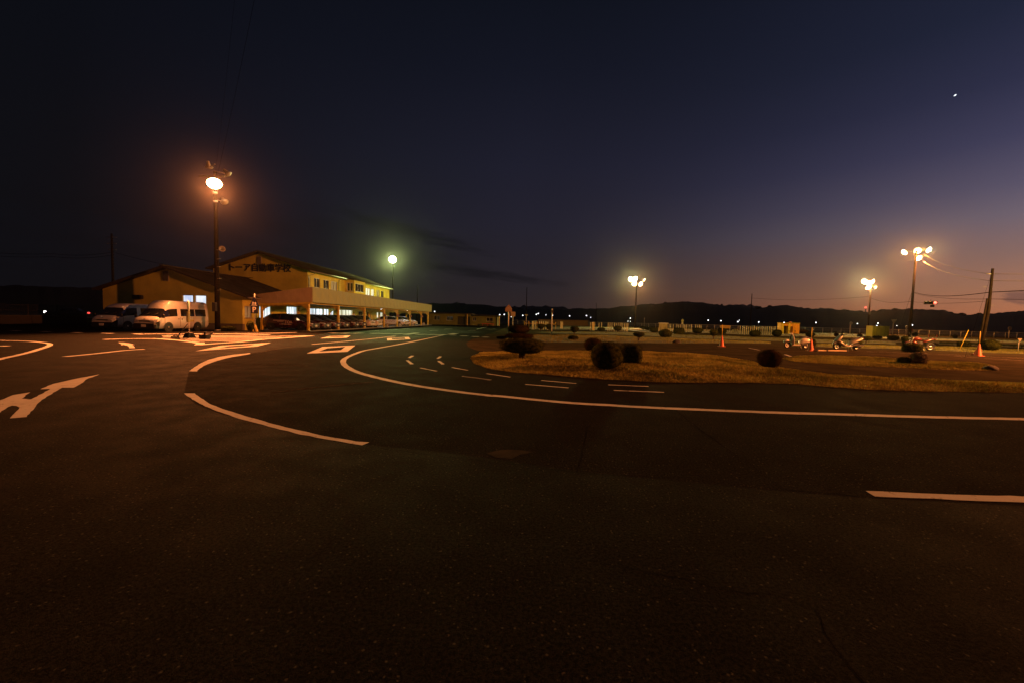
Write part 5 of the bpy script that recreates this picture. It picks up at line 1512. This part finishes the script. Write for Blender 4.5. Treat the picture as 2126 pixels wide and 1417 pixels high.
sign('house shaped crossing sign seen from behind on a white pole by the dark shrub', 1055, 41, [(641, 'house', .40, back_m)], 634, r=.05)
sign('small square sign seen from behind, beyond the house shaped sign', 1064.5, 58, [(652.5, 'square', .34, back_m)], 648)
sign('small T shaped sign on a pale post right of the house shaped sign', 1092, 74, [(654, 'bar', .28, mat('sign_pale', (.55, .58, .45), .5))], 654)
sign('dark diamond sign on a pinkish pole between the mushroom shrub and the guide poles', 1145, 42, [(647, 'diamond', .17, mat('sign_dark', (.05, .05, .05), .5))], 641, r=.05)
sign('thin post with a small white cap standing before the chain link fence', 1337, 95, [(661, 'bar', .12, white_m)], 661)
sign('small green and white sign above the middle guide poles', 1416, 92, [(666, 'square', .24, mat('sign_lime', (.55, .62, .35), .5)), (671, 'square', .2, white_m)], 662)
sign('white round sign on a thick white post right of the silver scooter', 1764.5, 88, [(671, 'round', .32, white_m)], 668, r=.11)
sign('inverted triangle give way sign seen from behind beside the green box', 1852, 52, [(667, 'invtri', .34, mat('sign_back_pale', (.50, .47, .34), .5))], 664, r=.045)
sign('two small stacked pale round plates left of the four lamp pole', 1880.5, 84, [(679, 'round', .24, mat('sign_cream', (.6, .56, .44), .5)), (685, 'square', .2, MATS['sign_cream'])], 676)
sign('small reddish sign on a pale post right of the four lamp pole', 1891, 80, [(685, 'square', .26, mat('sign_red', (.45, .16, .12), .5))], 681, r=.07)
sign('pale round sign before the fence at the right edge', 2094, 92, [(682, 'round', .45, mat('sign_cream2', (.62, .54, .36), .5))], 680, r=.07)
sign('low post with a small heart shaped plate at the right edge of the turf', 2113.5, 31, [(705.5, 'invtri', .16, back_m)], 703, r=.02)

ps = thing('parking_sign', 'blue P parking plate with a triangular children plate above it on a post', 'sign', G(529.5, 689))
pb = G(529.5, 689); zt = rel(528, 610, pb).z; zP = rel(529, 643, pb).z; zT = rel(529, 627, pb).z
navy = mat('sign_navy', (.018, .022, .06), .45)
MB().tube([(0, 0, 0), (0, 0, zt)], .035, 8).build('post', pole_white, ps)
MB().cbox((0, -.055, zP), (.62, .03, .62), .012).build('parking_plate', navy, ps)
letters('P', .62, (0, -.078, zP - .22), (0, 0, 0), ps, 'letter', white_m, depth=.01, bold=.012)
MB().prism(plate_shape('tri', .40), .03, RX90, (0, -.04, zT - .02)).build('children_plate', navy, ps)
for x, s in ((-.085, 1.0), (.105, .85)):
    m = MB(); y = -.078; z = zT - .13
    m.lathe([(1e-4, 0), (.055 * s, 0)], 12, (x, y, z + .19 * s), RX90)
    m.add([(x - .04, y, z + .12 * s), (x + .04, y, z + .12 * s), (x + .085, y, z + .01), (x + .06, y, z - .01), (x + .035, y, z + .03), (x + .05, y, z - .125), (x + .012, y, z - .125), (x, y, z - .04), (x - .03, y, z - .125), (x - .07, y, z - .125), (x - .035, y, z + .03), (x - .07, y, z - .01), (x - .09, y, z + .01)], [tuple(range(13))])
    m.build('figure', white_m, ps)
MB().box((0, -.079, zT - .285), (.52, .008, .03)).build('ground_line', white_m, ps)
# striped block at its foot
sb = thing('striped_block', 'black and yellow striped block at the foot of the parking sign', 'bumper block', (pb.x + .02, pb.y - .28, 0))
R = Matrix.Rotation(0.62, 3, 'Y')
yel = mat('stripe_yellow', (.62, .46, .10), .6)
for i in range(6):
    a = -.42 + i * .14
    MB().add([(a * .9, 0, .02), (a * .9 + .12, 0, .02), (a * .9 - .20 + .12, 0, .56), (a * .9 - .20, 0, .56), (a * .9, .14, .02), (a * .9 + .12, .14, .02), (a * .9 - .08, .14, .56), (a * .9 - .20, .14, .56)],
             [(0, 1, 2, 3), (7, 6, 5, 4), (0, 4, 5, 1), (1, 5, 6, 2), (2, 6, 7, 3), (3, 7, 4, 0)]).build('stripe', yel if i % 2 else black_m, sb)

# portable sign and its weights
B = G(393, 701.6); st = thing('portable_sign', 'portable round sign seen edge on, braced on a black rubber base', 'sign', B)
zz = lambda py: rel(393, py, B).z
MB().lathe([(.30, 0), (.29, .05), (.18, .28), (.11, .33), (.05, .33)], 4, (0, 0, 0), Matrix.Rotation(.6, 3, 'Z'), smooth=False).build('base', rubber_m, st)
MB().tube([(0, 0, .3), (0.02, 0, zz(628))], .025, 8).build('post', pole_white, st)
M = Matrix.Rotation(math.radians(123), 3, 'Z') @ RX90
MB().lathe([(1e-4, .025), (.28, .025), (.30, .0), (.28, -.025), (1e-4, -.025)], 24, (.01, -.03, zz(635)), M).build('sign_plate', mat('sign_disc', (.35, .33, .24), .5), st)
MB().cbox((-.02, -.02, zz(658)), (.14, .16, .62), .03).build('signal_body', mat('signal_lime', (.36, .36, .14), .5), st)
MB().tube([(-.05, -.02, zz(672)), (-.62, -.12, .03)], .028, 6).build('brace', dark_m, st)
m = MB(); m.cbox((-.72, -.12, .035), (.36, .2, .07), .01); m.tube([(-.85, -.12, .1), (-.35, -.1, .1)], .02, 6); m.build('foot', dark_m, st)
B2 = G(422.5, 703); cw = thing('counterweight', 'dark block with a short bar lying beside the portable sign', 'weight', B2)
MB().cbox((0, .1, .12), (.46, .4, .24), .04).build('block', rubber_m, cw)
m = MB(); m.tube([(-.72, .32, .16), (-.1, .2, .24), (.30, .3, .26)], .03, 6); m.build('bar', dark_m, cw)
m = MB(); m.tube([(0, .1, .22), (0, .1, .40)], .05, 8); m.tube([(.28, .2, .24), (.32, .2, .34), (.40, .2, .36)], .025, 6); m.build('hook', dark_m, cw)

# ================================================================== cones, plank, small course furniture
cone_m = mat('cone_orange', (.62, .13, .045), .55, 0, .1, 6)


def cone(label, base, h=.72, pole=0.0, lean=0.0, group=None):
    t = thing('traffic_cone', label, 'traffic cone', base, group=group)
    MB().lathe([(h * .23, .025), (h * .215, .04), (h * .05, h), (h * .035, h + .01), (1e-4, h + .01)], 18).build('cone_body', cone_m, t)
    MB().cbox((0, 0, .015), (h * .54, h * .54, .03), .01).build('base', cone_m, t)
    if pole: MB().tube([(0, 0, h * .9), (lean, 0, pole)], .018, 6).build('pole', yellow_m, t)
    return t


cg = 'orange cones with upright poles on the motorcycle course'
for px, py, pt, lb in ((1498, 719, 674, 'orange cone with a pole, standing alone left of the scooters'), (1683, 727.5, 680, 'orange cone with a pole between the two scooters'), (2031, 738, 688, 'orange cone with a pole in front of the rounded shrub by the utility pole')):
    b = G(px, py); cone(lb, b, rel(px, {1498: 697, 1683: 703.5, 2031: 713.5}[px], b).z, rel(px, pt, b).z, group=cg)
c = cone('orange cone tipped against the one by the utility pole', G(2025, 736.5), .6); c.rotation_euler = (0, .32, 0)
for px in (1928.5, 1945): cone('small distant red cone before the fence, ' + ('left' if px < 1940 else 'right') + ' of a pair', A(px, 72), .62, group='pair of distant cones')
cone('tiny white topped cone at the foot of the dark shrub', G(1072, 694), .42)
lean = thing('leaning_pole', 'thin yellow pole leaning to the right before a boxy shrub', 'pole', G(1992, 726))
q = rel(2011, 685, G(1992, 726)); MB().tube([(0, 0, 0), q], .018, 6).build('shaft', yellow_m, lean)
MB().lathe([(.12, 0), (.1, .04), (.03, .06)], 12).build('foot', rubber_m, lean)
pa, pbb = G(1690, 728), G(1757, 728.6); d = pbb - pa
pl = thing('balance_plank', 'low narrow balance plank lying between the cone and the silver scooter', 'plank', (pa + pbb) / 2, math.atan2(d.y, d.x))
MB().cbox((0, 0, .05), (d.length, .3, .06), .01).build('deck', mat('plank_pale', (.48, .38, .22), .7), pl)
for s in (-1, -.35, 1): MB().cbox((s * (d.length / 2 - .08), 0, .045), (.14, .34, .10), .012).build('foot', rubber_m, pl)
mh = thing('drain_cover', 'dark lump of stone at the end of the right turf island', 'stone', G(2058, 767))
m = MB(); m.ball((0, 0, .05), (.27, .18, .13), 12, 7); o = m.build('stone', mat('dark_stone', (.03, .03, .03), .9, 0, .2, 8, .4, 20), mh)
for v in o.data.vertices: v.co += v.co.normalized() * .05 * mnoise.noise(v.co * 6)
rk = thing('garden_stone', 'low dark stone lying on the turf strip behind the boxy shrub', 'stone', G(1405, 712.5))
m = MB(); m.ball((0, 0, .08), (.30, .2, .2), 12, 7); o = m.build('stone', MATS['dark_stone'], rk)
for v in o.data.vertices: v.co += v.co.normalized() * .08 * mnoise.noise(v.co * 5)

# booth with two dark doorways, green box, boards
p = A(1638, 77); bo = thing('toilet_booth', 'orange and yellow booth with two dark doorways left of the first scooter', 'booth', p)
X = lambda px: rel(px, 690, p).x
org, ylw = mat('booth_orange', (.75, .36, .03), .55), mat('booth_yellow', (.72, .62, .07), .55)
h = 2.05
MB().cbox(((X(1619.5) + X(1625)) / 2, .2, h / 2), (X(1625) - X(1619.5), 1.2, h), .02).build('side_wall', ylw, bo)
MB().cbox(((X(1633.5) + X(1638)) / 2, .2, h / 2), (X(1638) - X(1633.5), 1.2, h), .02).build('middle_wall', ylw, bo)
MB().cbox(((X(1643) + X(1656.5)) / 2, .2, h / 2), (X(1656.5) - X(1643), 1.2, h), .02).build('side_wall', org, bo)
MB().box(((X(1625) + X(1633.5)) / 2, .2, h - .28), (X(1633.5) - X(1625), 1.15, .5)).build('lintel', org, bo)
MB().box(((X(1638) + X(1643)) / 2, .2, h - .32), (X(1643) - X(1638), 1.15, .6)).build('lintel', org, bo)
for a, c in ((1625, 1633.5), (1638, 1643)): MB().box(((X(a) + X(c)) / 2, .35, .78), (X(c) - X(a), .06, 1.5)).build('door', mat('booth_door', (.10, .07, .03), .7), bo)
MB().box(((X(1619.5) + X(1656.5)) / 2, .2, h + .03), (X(1656.5) - X(1619.5) + .1, 1.35, .06)).build('roof', ylw, bo)
MB().lathe([(.22, 0), (.28, .1), (.12, .26)], 10, ((X(1641)), .2, h + .06)).build('vent_cap', mat('vent_red', (.4, .1, .05), .6), bo)
p = A(1828, 72); gb = thing('green_shed', 'plain yellow green box shed right of the silver scooter', 'shed', p)
w = rel(1843.5, 690, p).x - rel(1810, 690, p).x
MB().cbox((0, .7, .95), (w, 1.4, 1.84), .02).build('body', mat('shed_green', (.50, .60, .04), .6, 0, .08, 1), gb)
MB().box((0, .7, 1.9), (w + .12, 1.52, .06)).build('roof', mat('shed_roof', (.42, .42, .12), .6), gb)
m = MB()
for i in range(1, 4): m.box((-w / 2 + w * i / 4, -.004, .95), (.02, .012, 1.7))
m.build('panel_joint', mat('shed_joint', (.2, .2, .04), .7), gb)


def board(label, px0, px1, y0, y1, D, material, name='notice_board', legs=True, top=None):
    p = A((px0 + px1) / 2, D); t = thing(name, label, 'board', p)
    w = (px1 - px0) / FPX * D; za_, zb_ = rel((px0 + px1) / 2, y1, p).z, rel((px0 + px1) / 2, y0, p).z
    za_ = max(za_, .03)
    MB().cbox((0, 0, (za_ + zb_) / 2), (w, .06, zb_ - za_), .01).build('panel', material, t)
    if legs:
        for s in (-1, 1): MB().box((s * (w / 2 - .05), .07, zb_ / 2), (.06, .06, zb_)).build('leg', steel_m, t)
    if top: MB().cbox((0, 0, zb_ + .08), (w + .2, .5, .14), .02).build('cap', top, t)
    return t


board('narrow pale upright board standing on the green strip', 1163, 1168.5, 668, 682.5, 71, mat('board_pale', (.62, .62, .40), .6))
board('wide cream board at the left end of the first guide pole row', 1228, 1234, 669, 688, 64, mat('board_cream', (.58, .50, .22), .6))
board('cream box panel with a bright white cap behind a rounded shrub', 1367.5, 1385, 672, 687, 72, mat('board_tan', (.48, .42, .20), .6), top=white_m)
board('low orange board on short legs behind the lone cone', 1495, 1515, 675.5, 682, 80, mat('board_orange', (.55, .30, .08), .6))
bn = thing('bench', 'small pale bench between the guide poles and a flat topped shrub', 'bench', A(1296, 66))
MB().cbox((0, 0, .40), (.85, .35, .06), .01).build('seat', cream_m, bn)
for s in (-1, 1): MB().box((s * .36, 0, .19), (.07, .3, .38)).build('leg', cream_m, bn)
sl = thing('concrete_slab', 'pale low concrete slab with an orange edge beyond the flat topped shrub', 'slab', A(1320, 78))
MB().cbox((0, 0, .12), (2.2, 1.2, .2), .03).build('slab', cream_m, sl)
MB().box((0, -.61, .08), (2.1, .03, .1)).build('edge', mat('edge_orange', (.5, .22, .05), .7), sl)
ar = thing('arched_rail', 'low arched pipe rail right of the orange board', 'rail', A(1526, 68))
MB().tube([(-.55, 0, 0), (-.55, 0, .4), (-.45, 0, .62), (-.2, 0, .74), (.2, 0, .74), (.45, 0, .62), (.55, 0, .4), (.55, 0, 0)], .035, 6).build('pipe', mat('rail_yellow', (.5, .45, .15), .5), ar)
for s in (-.3, 0, .3): MB().tube([(s, 0, 0), (s, 0, .72)], .02, 5).build('bar', MATS['rail_yellow'], ar)

gp_m = mat('guide_pole_paint', (.78, .74, .48), .5, 0, .1, 4)
rows = [('guide poles of the left row', 'slim pale guide pole of the row between the cream board and the bench', [1225.5, 1243, 1248.5, 1262, 1266, 1270, 1275, 1279, 1283, 1287, 1289.5, 1292, 1296, 1299.5, 1302.6], 63, 669.5),
        ('guide poles of the middle row', 'slim pale guide pole of the row right of the white capped panel', [1388.5, 1392, 1397, 1403.5, 1408.5, 1412.5, 1418, 1421.5, 1425, 1430, 1434.5, 1443.5, 1448, 1452, 1455], 69, 672.5),
        ('guide poles of the right row', 'slim pale guide pole of the row left of the orange booth', [1536, 1541.6, 1545.3, 1549.6, 1553.4, 1558, 1562.3, 1566, 1570.3, 1574.5, 1579.2, 1583.5, 1587.7, 1592, 1596.6, 1601.3, 1605.6, 1608], 63, 677),
        ('guide poles of the yellow group', 'slim yellow guide pole below the drooping rope garland', [1105, 1108, 1112, 1120, 1124, 1128, 1133, 1137], 62, 670)]
first = {}
for gname, lb, xs, D, yt in rows:
    for i, px in enumerate(xs):
        p = A(px, D + random.uniform(-1.5, 1.5)); hgt = 1.32 * random.uniform(.96, 1.05)
        if not first:
            t = thing('guide_pole', lb, 'pole', p, group=gname)
            MB().tube([(0, 0, 0), (0, 0, 1.32)], .045, 7).build('shaft', gp_m, t); MB().lathe([(.13, 0), (.12, .04), (.05, .06)], 10).build('foot', conc_m, t); first['t'] = t
        else: t = dup(first['t'], p, 0, lb, gname, (1, 1, hgt / 1.32))
ga = thing('rope_garland', 'drooping orange and yellow rope garland on short posts', 'rope barrier', A(1120, 66))
ap = A(1120, 66)
gx = [rel(px, 670, ap).x for px in (1089, 1098, 1107, 1115, 1124, 1134, 1146, 1154)]
for x in gx: MB().tube([(x, 0, 0), (x, 0, 1.25)], .03, 6).build('post', yellow_m, ga)
for i, (a, c) in enumerate(zip(gx, gx[1:])):
    MB().tube([(a + (c - a) * k / 8, 0, 1.22 - .4 * (1 - (k / 4 - 1) ** 2)) for k in range(9)], .035, 5).build('rope', mat('rope_orange', (.5, .2, .04), .7) if i % 2 else yellow_m, ga)

# small round markers and tyres at the carport posts
for i, y in enumerate(post_y[3:7]):
    t = thing('bay_marker', ('small round bay plate on the fourth carport post', 'small round bay plate on the fifth carport post', 'small round bay plate on the sixth carport post', 'small round bay plate on the seventh carport post')[i], 'sign', (-19.25, y - .12, 1.62), group='round bay plates on the carport posts')
    MB().lathe([(1e-4, .01), (.18, .01), (.19, 0), (.18, -.01), (1e-4, -.01)], 16, (0, 0, 0), RX90).build('plate', mat('bay_red', (.45, .22, .16), .5), t)
    MB().lathe([(1e-4, 0), (.10, 0)], 12, (0, -.014, 0), RX90).build('centre', white_m, t)
    k = thing('hose_reel', ('pale hose reel at the foot of the fourth carport post', 'pale hose reel at the foot of the fifth carport post', 'pale hose reel at the foot of the sixth carport post', 'pale hose reel at the foot of the seventh carport post')[i], 'hose reel', (-18.95, y, .05), group='hose reels at the carport posts')
    m = MB(); m.torus(.20, .06, 16, 6, (0, 0, .26), RX90); m.build('hose', mat('hose_pale', (.45, .43, .30), .6), k)
    m = MB(); m.lathe([(1e-4, .06), (.1, .06), (.1, -.06), (1e-4, -.06)], 10, (0, 0, .26), RX90); m.box((0, 0, .03), (.3, .16, .05)); m.build('drum', white_m, k)

# ================================================================== far lights, mast and evening star
far = [(902, 647, 90), (1037, 653.5, 120), (1046.5, 653.3, 122), (1061, 658, 180), (1085, 655, 160), (1113, 653, 170), (1117, 651.3, 190), (1133, 654, 230), (1146.5, 655, 150), (1182, 656, 200), (1217, 655.5, 160), (1226, 659, 190), (1308, 661, 170),
       (1303.5, 667, 210), (1308.5, 667.5, 215), (1469.5, 665, 180), (1496, 666, 150), (1531, 668, 150), (1534, 665, 210), (1574.5, 668.7, 145), (1627, 669.7, 150), (1693, 669.7, 140), (1779, 672, 145), (1821.5, 671, 170), (1819.5, 676.3, 160), (1861, 676.3, 160), (1893, 675, 140)]
lg = glow('far_lamp_glow', (.95, .97, 1.0), 4)
words_ = ['beside the end of the carport fascia', 'left one of a pair at the end of the annex', 'right one of a pair at the end of the annex', 'under the small square sign', 'left of the small T shaped sign', 'lower of two close lamps right of the T shaped sign', 'upper of two close lamps right of the T shaped sign',
          'dim one left of the diamond sign', 'touching the diamond sign pole', 'above the brown hut', 'brighter one between the hut and the guide poles', 'dimmer and lower one between the hut and the guide poles', 'just left of the middle lamp cluster pole',
          'lowest left beside the middle lamp cluster pole', 'lowest right beside the middle lamp cluster pole', 'above the middle of the fence, left of the lone cone', 'directly above the lone cone', 'lower of a close couple left of the bare pole', 'upper of a close couple left of the bare pole', 'right of the bare pole before the hill',
          'just above the orange booth', 'above the cone between the scooters', 'right of the white round sign', 'above the green box, upper one', 'above the green box, at its roof edge', 'between the green box and the four lamp pole', 'right of the four lamp pole']
for (px, py, D), wd in zip(far, words_):
    b = A(px, D); z = max(.9, rel(px, py, b).z)
    t = thing('street_lamp', 'distant white street lamp ' + wd, 'street lamp', b, group='distant white street lamps along the horizon')
    MB().tube([(0, 0.25, 0), (0, 0.25, z)], .06, 6).build('pole', dark_m, t)
    r = .0012 * D * (0.6 if px in (1061, 1133, 1226, 1303.5, 1308.5, 1534, 1861) else 1)
    MB().ball((0, 0, z), r, 8, 6).build('lamp_head', lg, t)
b = A(1794, 520); b.z = 0; ms = thing('radio_mast', 'far mast with a red warning lamp on the wooded hill', 'mast', b); z = rel(1794, 639.5, b).z
MB().tube([(0, 0, 0), (0, 0, z)], [1.2, .5], 6).build('mast', dark_m, ms); MB().ball((0, 0, z + .5), 1.2, 8, 6).build('warning_lamp', glow('mast_red', (1, .12, .08), 3), ms)
sd = ray(1983, 198).normalized()
star = MB().ball((0, 0, 0), (6.5, 6.5, 3.2), 8, 6).build('star', glow('star_glow', (.85, .95, 1), 2.0)); star.location = CAMP + sd * 4000; star.rotation_euler = (0, -.7, 0)
tag(star, 'single bright evening star high in the dusk sky at the right', 'star')
# ================================================================== clipped shrubs


def shrub(label, x0, x1, yt, yb, kind='ball', ybase=None, D=None, mat_=None, leaves=500, name='clipped_shrub', depth=1.0, group=None, leaf=None):
    cx = (x0 + x1) / 2
    p = A(cx, D) if D else G(cx, ybase if ybase else yb)
    fw = ROT @ Vector((0, 0, -1)); dd = (Vector((p.x, p.y, EYE)) - CAMP).dot(fw)
    ca = math.cos(math.atan((cx - 1063) / FPX))
    w = (x1 - x0) / FPX * dd * ca; zt, zb = rel(cx, yt, p).z, rel(cx, yb, p).z
    zb = max(zb, 0.02); h = max(zt - zb, .15)
    t = thing(name, label, 'shrub', p, random.uniform(0, 6.28) if kind in ('ball', 'twig') else math.atan2(-p.x, p.y), group)
    a, c = w / 2, h / 2; bdep = a * depth; zc = zb + c
    e = {'ball': 2.3, 'box': 5.0, 'flat': 2.8, 'cup': 2.6, 'twig': 2.2}[kind]
    sd = random.uniform(0, 99)

    def surf(u, v):
        x, y, z = math.cos(v) * math.cos(u), math.cos(v) * math.sin(u), math.sin(v)
        k = (abs(x) ** e + abs(y) ** e + abs(z) ** e) ** (-1 / e)
        x, y, z = x * k, y * k, z * k
        if kind == 'cup': f = .55 + .45 * (z + 1) / 2; x *= f; y *= f
        if kind == 'ball': f = 1 - .10 * max(0, -z); x *= f; y *= f
        n = 1 + .10 * mnoise.noise(Vector((x * 1.8 + sd, y * 1.8, z * 1.8))) + .06 * mnoise.noise(Vector((x * 5 + sd, y * 5, z * 5)))
        return Vector((x * a * n, y * bdep * n, z * c * n + zc))
    m = MB(); NU, NV = 20, 12; V = []; sh = .93 if kind != 'twig' else .70
    for j in range(NV + 1):
        for i in range(NU):
            q = surf(2 * math.pi * i / NU, -math.pi / 2 + math.pi * j / NV); V.append((q.x * sh, q.y * sh, zc + (q.z - zc) * sh))
    m.add(V, [(j * NU + i, j * NU + (i + 1) % NU, j * NU + NU + (i + 1) % NU, j * NU + NU + i) for j in range(NV) for i in range(NU)], True)
    ls = leaf or max(.02, dd * .0016)
    for _ in range(leaves):
        v = math.asin(random.uniform(-1, 1)); u = random.uniform(0, 6.283); q = surf(u, v)
        k = random.uniform(.88, 1.05) if kind != 'twig' else random.uniform(.45, 1.08)
        q = Vector((q.x * k, q.y * k, zc + (q.z - zc) * k))
        nrm = Vector((q.x / a, q.y / bdep, (q.z - zc) / c)).normalized() + Vector((random.gauss(0, .6), random.gauss(0, .6), random.gauss(0, .6)))
        nrm.normalize(); s = nrm.orthogonal().normalized(); r = s.cross(nrm); an = random.uniform(0, 6.28)
        s, r = s * math.cos(an) + r * math.sin(an), r * math.cos(an) - s * math.sin(an); l = ls * random.uniform(.6, 1.3)
        m.add([q - s * l * .5, q + r * l * .28 + nrm * l * .1, q + s * l, q - r * l * .28 + nrm * l * .1], [(0, 1, 2, 3)])
    m.build('foliage', mat_ or leaf_m, t)
    k = MB()
    if kind == 'twig':
        for _ in range(60):
            q = surf(random.uniform(0, 6.28), random.uniform(-.3, 1.5)); o = Vector((random.uniform(-.1, .1), random.uniform(-.1, .1), .02))
            mid = o.lerp(q, .5) + Vector((random.gauss(0, .05), random.gauss(0, .05), .05)); k.tube([o, mid, q], [.014, .009, .004], 4)
    else:
        for _ in range(3 if zb > .12 else 1):
            q = Vector((random.uniform(-.3, .3) * a, random.uniform(-.2, .2) * a, zb + h * .35)); r = max(.03, w * .045)
            k.tube([(random.uniform(-.04, .04), random.uniform(-.04, .04), -.03), Vector((q.x * .35, q.y * .35, q.z * .5)), q], [r * 1.3, r, r * .7], 7)
    k.build('trunk', bark_m, t)
    return t


shrub('broad mushroom shaped shrub on a short trunk at the left of the near turf', 1037, 1129, 702, 733, 'flat', 748, leaves=5200, depth=.8)
shrub('large rounded shrub, biggest of the three in the middle of the near turf', 1224, 1292, 708, 771, 'ball', 771, leaves=5200)
shrub('boxy square clipped shrub right of the large rounded one', 1285, 1332, 714, 760, 'box', 760, leaves=3400)
shrub('smaller reddish rounded shrub peeping out behind the large rounded one', 1212, 1249, 701, 730, 'ball', 731, mat_=red_leaf_m, leaves=1800)
shrub('lone rounded shrub at the right end of the near turf', 1569, 1622, 724, 766, 'ball', 766, leaves=3400, mat_=red_leaf_m)
shrub('loose twiggy dry shrub on the right turf island', 1886, 1925, 730, 759, 'twig', 759, mat_=dry_leaf_m, leaves=2200, leaf=.05)
shrub('low dark mound added for the shadow left of the twiggy dry shrub', 1860, 1892, 740, 757, 'ball', 757, leaves=1200)  # mound added where the twiggy shrub's shadow falls
shrub('low dark hedge block in front of the motorcycle', 1871, 1915, 713, 730.5, 'box', 730.5, leaves=1600, depth=.5)
shrub('dark rounded shrub at the foot of the four lamp pole', 1867, 1893, 698, 715, 'cup', 719, leaves=900)
shrub('wide rounded shrub around the stout utility pole', 2033, 2078, 705, 728, 'ball', 728.5, leaves=2400)
shrub('boxy shrub behind the leaning pole', 1986, 2014, 708, 720.5, 'box', 721, leaves=1200, depth=.7)
shrub('long low reddish hedge behind the mushroom shaped shrub', 1049, 1108, 692, 704, 'flat', 705, mat_=red_leaf_m, leaves=1700, depth=.5)
shrub('dark reddish mound beside the house shaped sign', 1054, 1100, 674, 694, 'ball', 694, mat_=red_leaf_m, leaves=1500)
shrub('low thin hedge tip left of the long reddish hedge', 1031, 1052, 698, 703.5, 'flat', 703.5, mat_=red_leaf_m, leaves=500, depth=.5)
shrub('low domed shrub under the small tree shaped shrub', 1179, 1200, 696.5, 706, 'ball', 706.5, leaves=700)
shrub('small tree shaped shrub with a bent pale trunk', 1182, 1203, 678, 690, 'cup', 697, leaves=700)
shrub('flat topped anvil shaped shrub on a stubby trunk', 1311, 1340, 690.5, 699.5, 'cup', 708, leaves=1000)
shrub('oval shrub left of the boxy one by the middle guide poles', 1367, 1395, 683.5, 702, 'ball', 702, leaves=1000)
shrub('dark boxy shrub before the middle guide poles', 1398, 1421, 681, 694.5, 'box', 695, leaves=800)
shrub('rounded shrub on a thin trunk right of the middle guide poles', 1437, 1459, 680.5, 692, 'ball', 695, leaves=700)
shrub('dark tree shaped shrub with pale blossoms left of the lone cone', 1470, 1492, 685, 697, 'cup', 706, leaves=700)
shrub('boxy shrub directly behind the lone cone', 1490, 1507.5, 681.5, 693, 'box', 694, leaves=600)
shrub('low oval shrub before the right guide poles', 1555, 1579, 686, 698, 'flat', 698.5, leaves=700)
shrub('round shrub left of the orange booth', 1602, 1624, 684, 699, 'ball', 699.5, leaves=700)
shrub('small round shrub right of the orange booth', 1672, 1692, 690, 700, 'ball', 700, leaves=600)
shrub('round shrub half hidden by the cone between the scooters', 1679, 1694, 704, 721, 'ball', 722, leaves=700)
shrub('round shrub just behind the tail of the silver scooter', 1771, 1790, 704, 722, 'ball', 723, leaves=700)
shrub('flat mushroom shaped shrub right of the silver scooter', 1788, 1808, 698, 706, 'flat', 713, leaves=700)
shrub('low wide shrub in front of the green box', 1811, 1831, 697, 704, 'flat', 704, leaves=600)
shrub('wide shrub right of the green box under the give way sign', 1841, 1867, 696, 706.5, 'flat', 707, leaves=700)
shrub('small dark shrub before the fence right of the distant cones', 1977, 1988, 695, 702, 'flat', 703, leaves=300)
shrub('left one of two dark shrubs joined under the diamond sign', 1113, 1132, 672.5, 683, 'cup', 687, leaves=600)
shrub('right one of two dark shrubs joined under the diamond sign', 1131, 1148, 673, 684, 'cup', 687, leaves=600)
shrub('small round shrub at the left guide pole row', 1240, 1256, 679.5, 689, 'ball', 689, leaves=400)
shrub('small rounded shrub on a stem in the left guide pole row', 1273, 1291, 676.5, 687, 'ball', 690, leaves=500)
shrub('low dark shrub before the fence, first of three in the middle', 1328, 1340, 677.5, 684, 'ball', 685, leaves=300)
shrub('low dark shrub before the fence, second of three in the middle', 1339, 1349, 679.5, 686, 'ball', 686, leaves=300)
shrub('low dark shrub before the fence, third of three in the middle', 1349, 1366, 680, 690, 'box', 690, leaves=400)
shrub('dark bush beside the parking sign at the hall corner', 512, 528, 666, 688, 'ball', 690.5, leaves=700)
shrub('low dark bush along the hall footing behind the orange lamp pole', 458, 490, 677, 688, 'flat', 688.5, leaves=600, depth=.4)
shrub('small dark shrub between the four lamp pole signs', 1893, 1906, 690, 699, 'ball', 699, leaves=300)
shrub('rounded brown shrub before the fence right of the booth', 1657, 1678, 684, 693, 'flat', None, 80, mat_=red_leaf_m, leaves=300)
shrub('tiny reddish shrub left of the white round sign', 1731, 1741, 690, 699, 'ball', None, 60, mat_=red_leaf_m, leaves=250)
shrub('tiny reddish shrub right of the white round sign', 1779, 1790, 693, 700, 'ball', None, 60, mat_=red_leaf_m, leaves=250)

# ================================================================== thin haze round the whole place, added for the halos of the lamps
hz = MB().box((0, 0, 108.5), (5600, 5600, 222)).build('haze', None)
hm = bpy.data.materials.new('haze_air'); hm.use_nodes = True; q = NG(hm.node_tree); hm.node_tree.nodes.clear()
pv = q.new('ShaderNodeVolumePrincipled'); pv.inputs['Density'].default_value = 0.00007; pv.inputs['Color'].default_value = (.95, .96, 1, 1); pv.inputs['Anisotropy'].default_value = 0.95
ho = q.new('ShaderNodeOutputMaterial'); q.link(pv.outputs[0], ho.inputs['Volume']); hz.data.materials.append(hm); hz['kind'] = 'stuff'
hz.location.z = 0
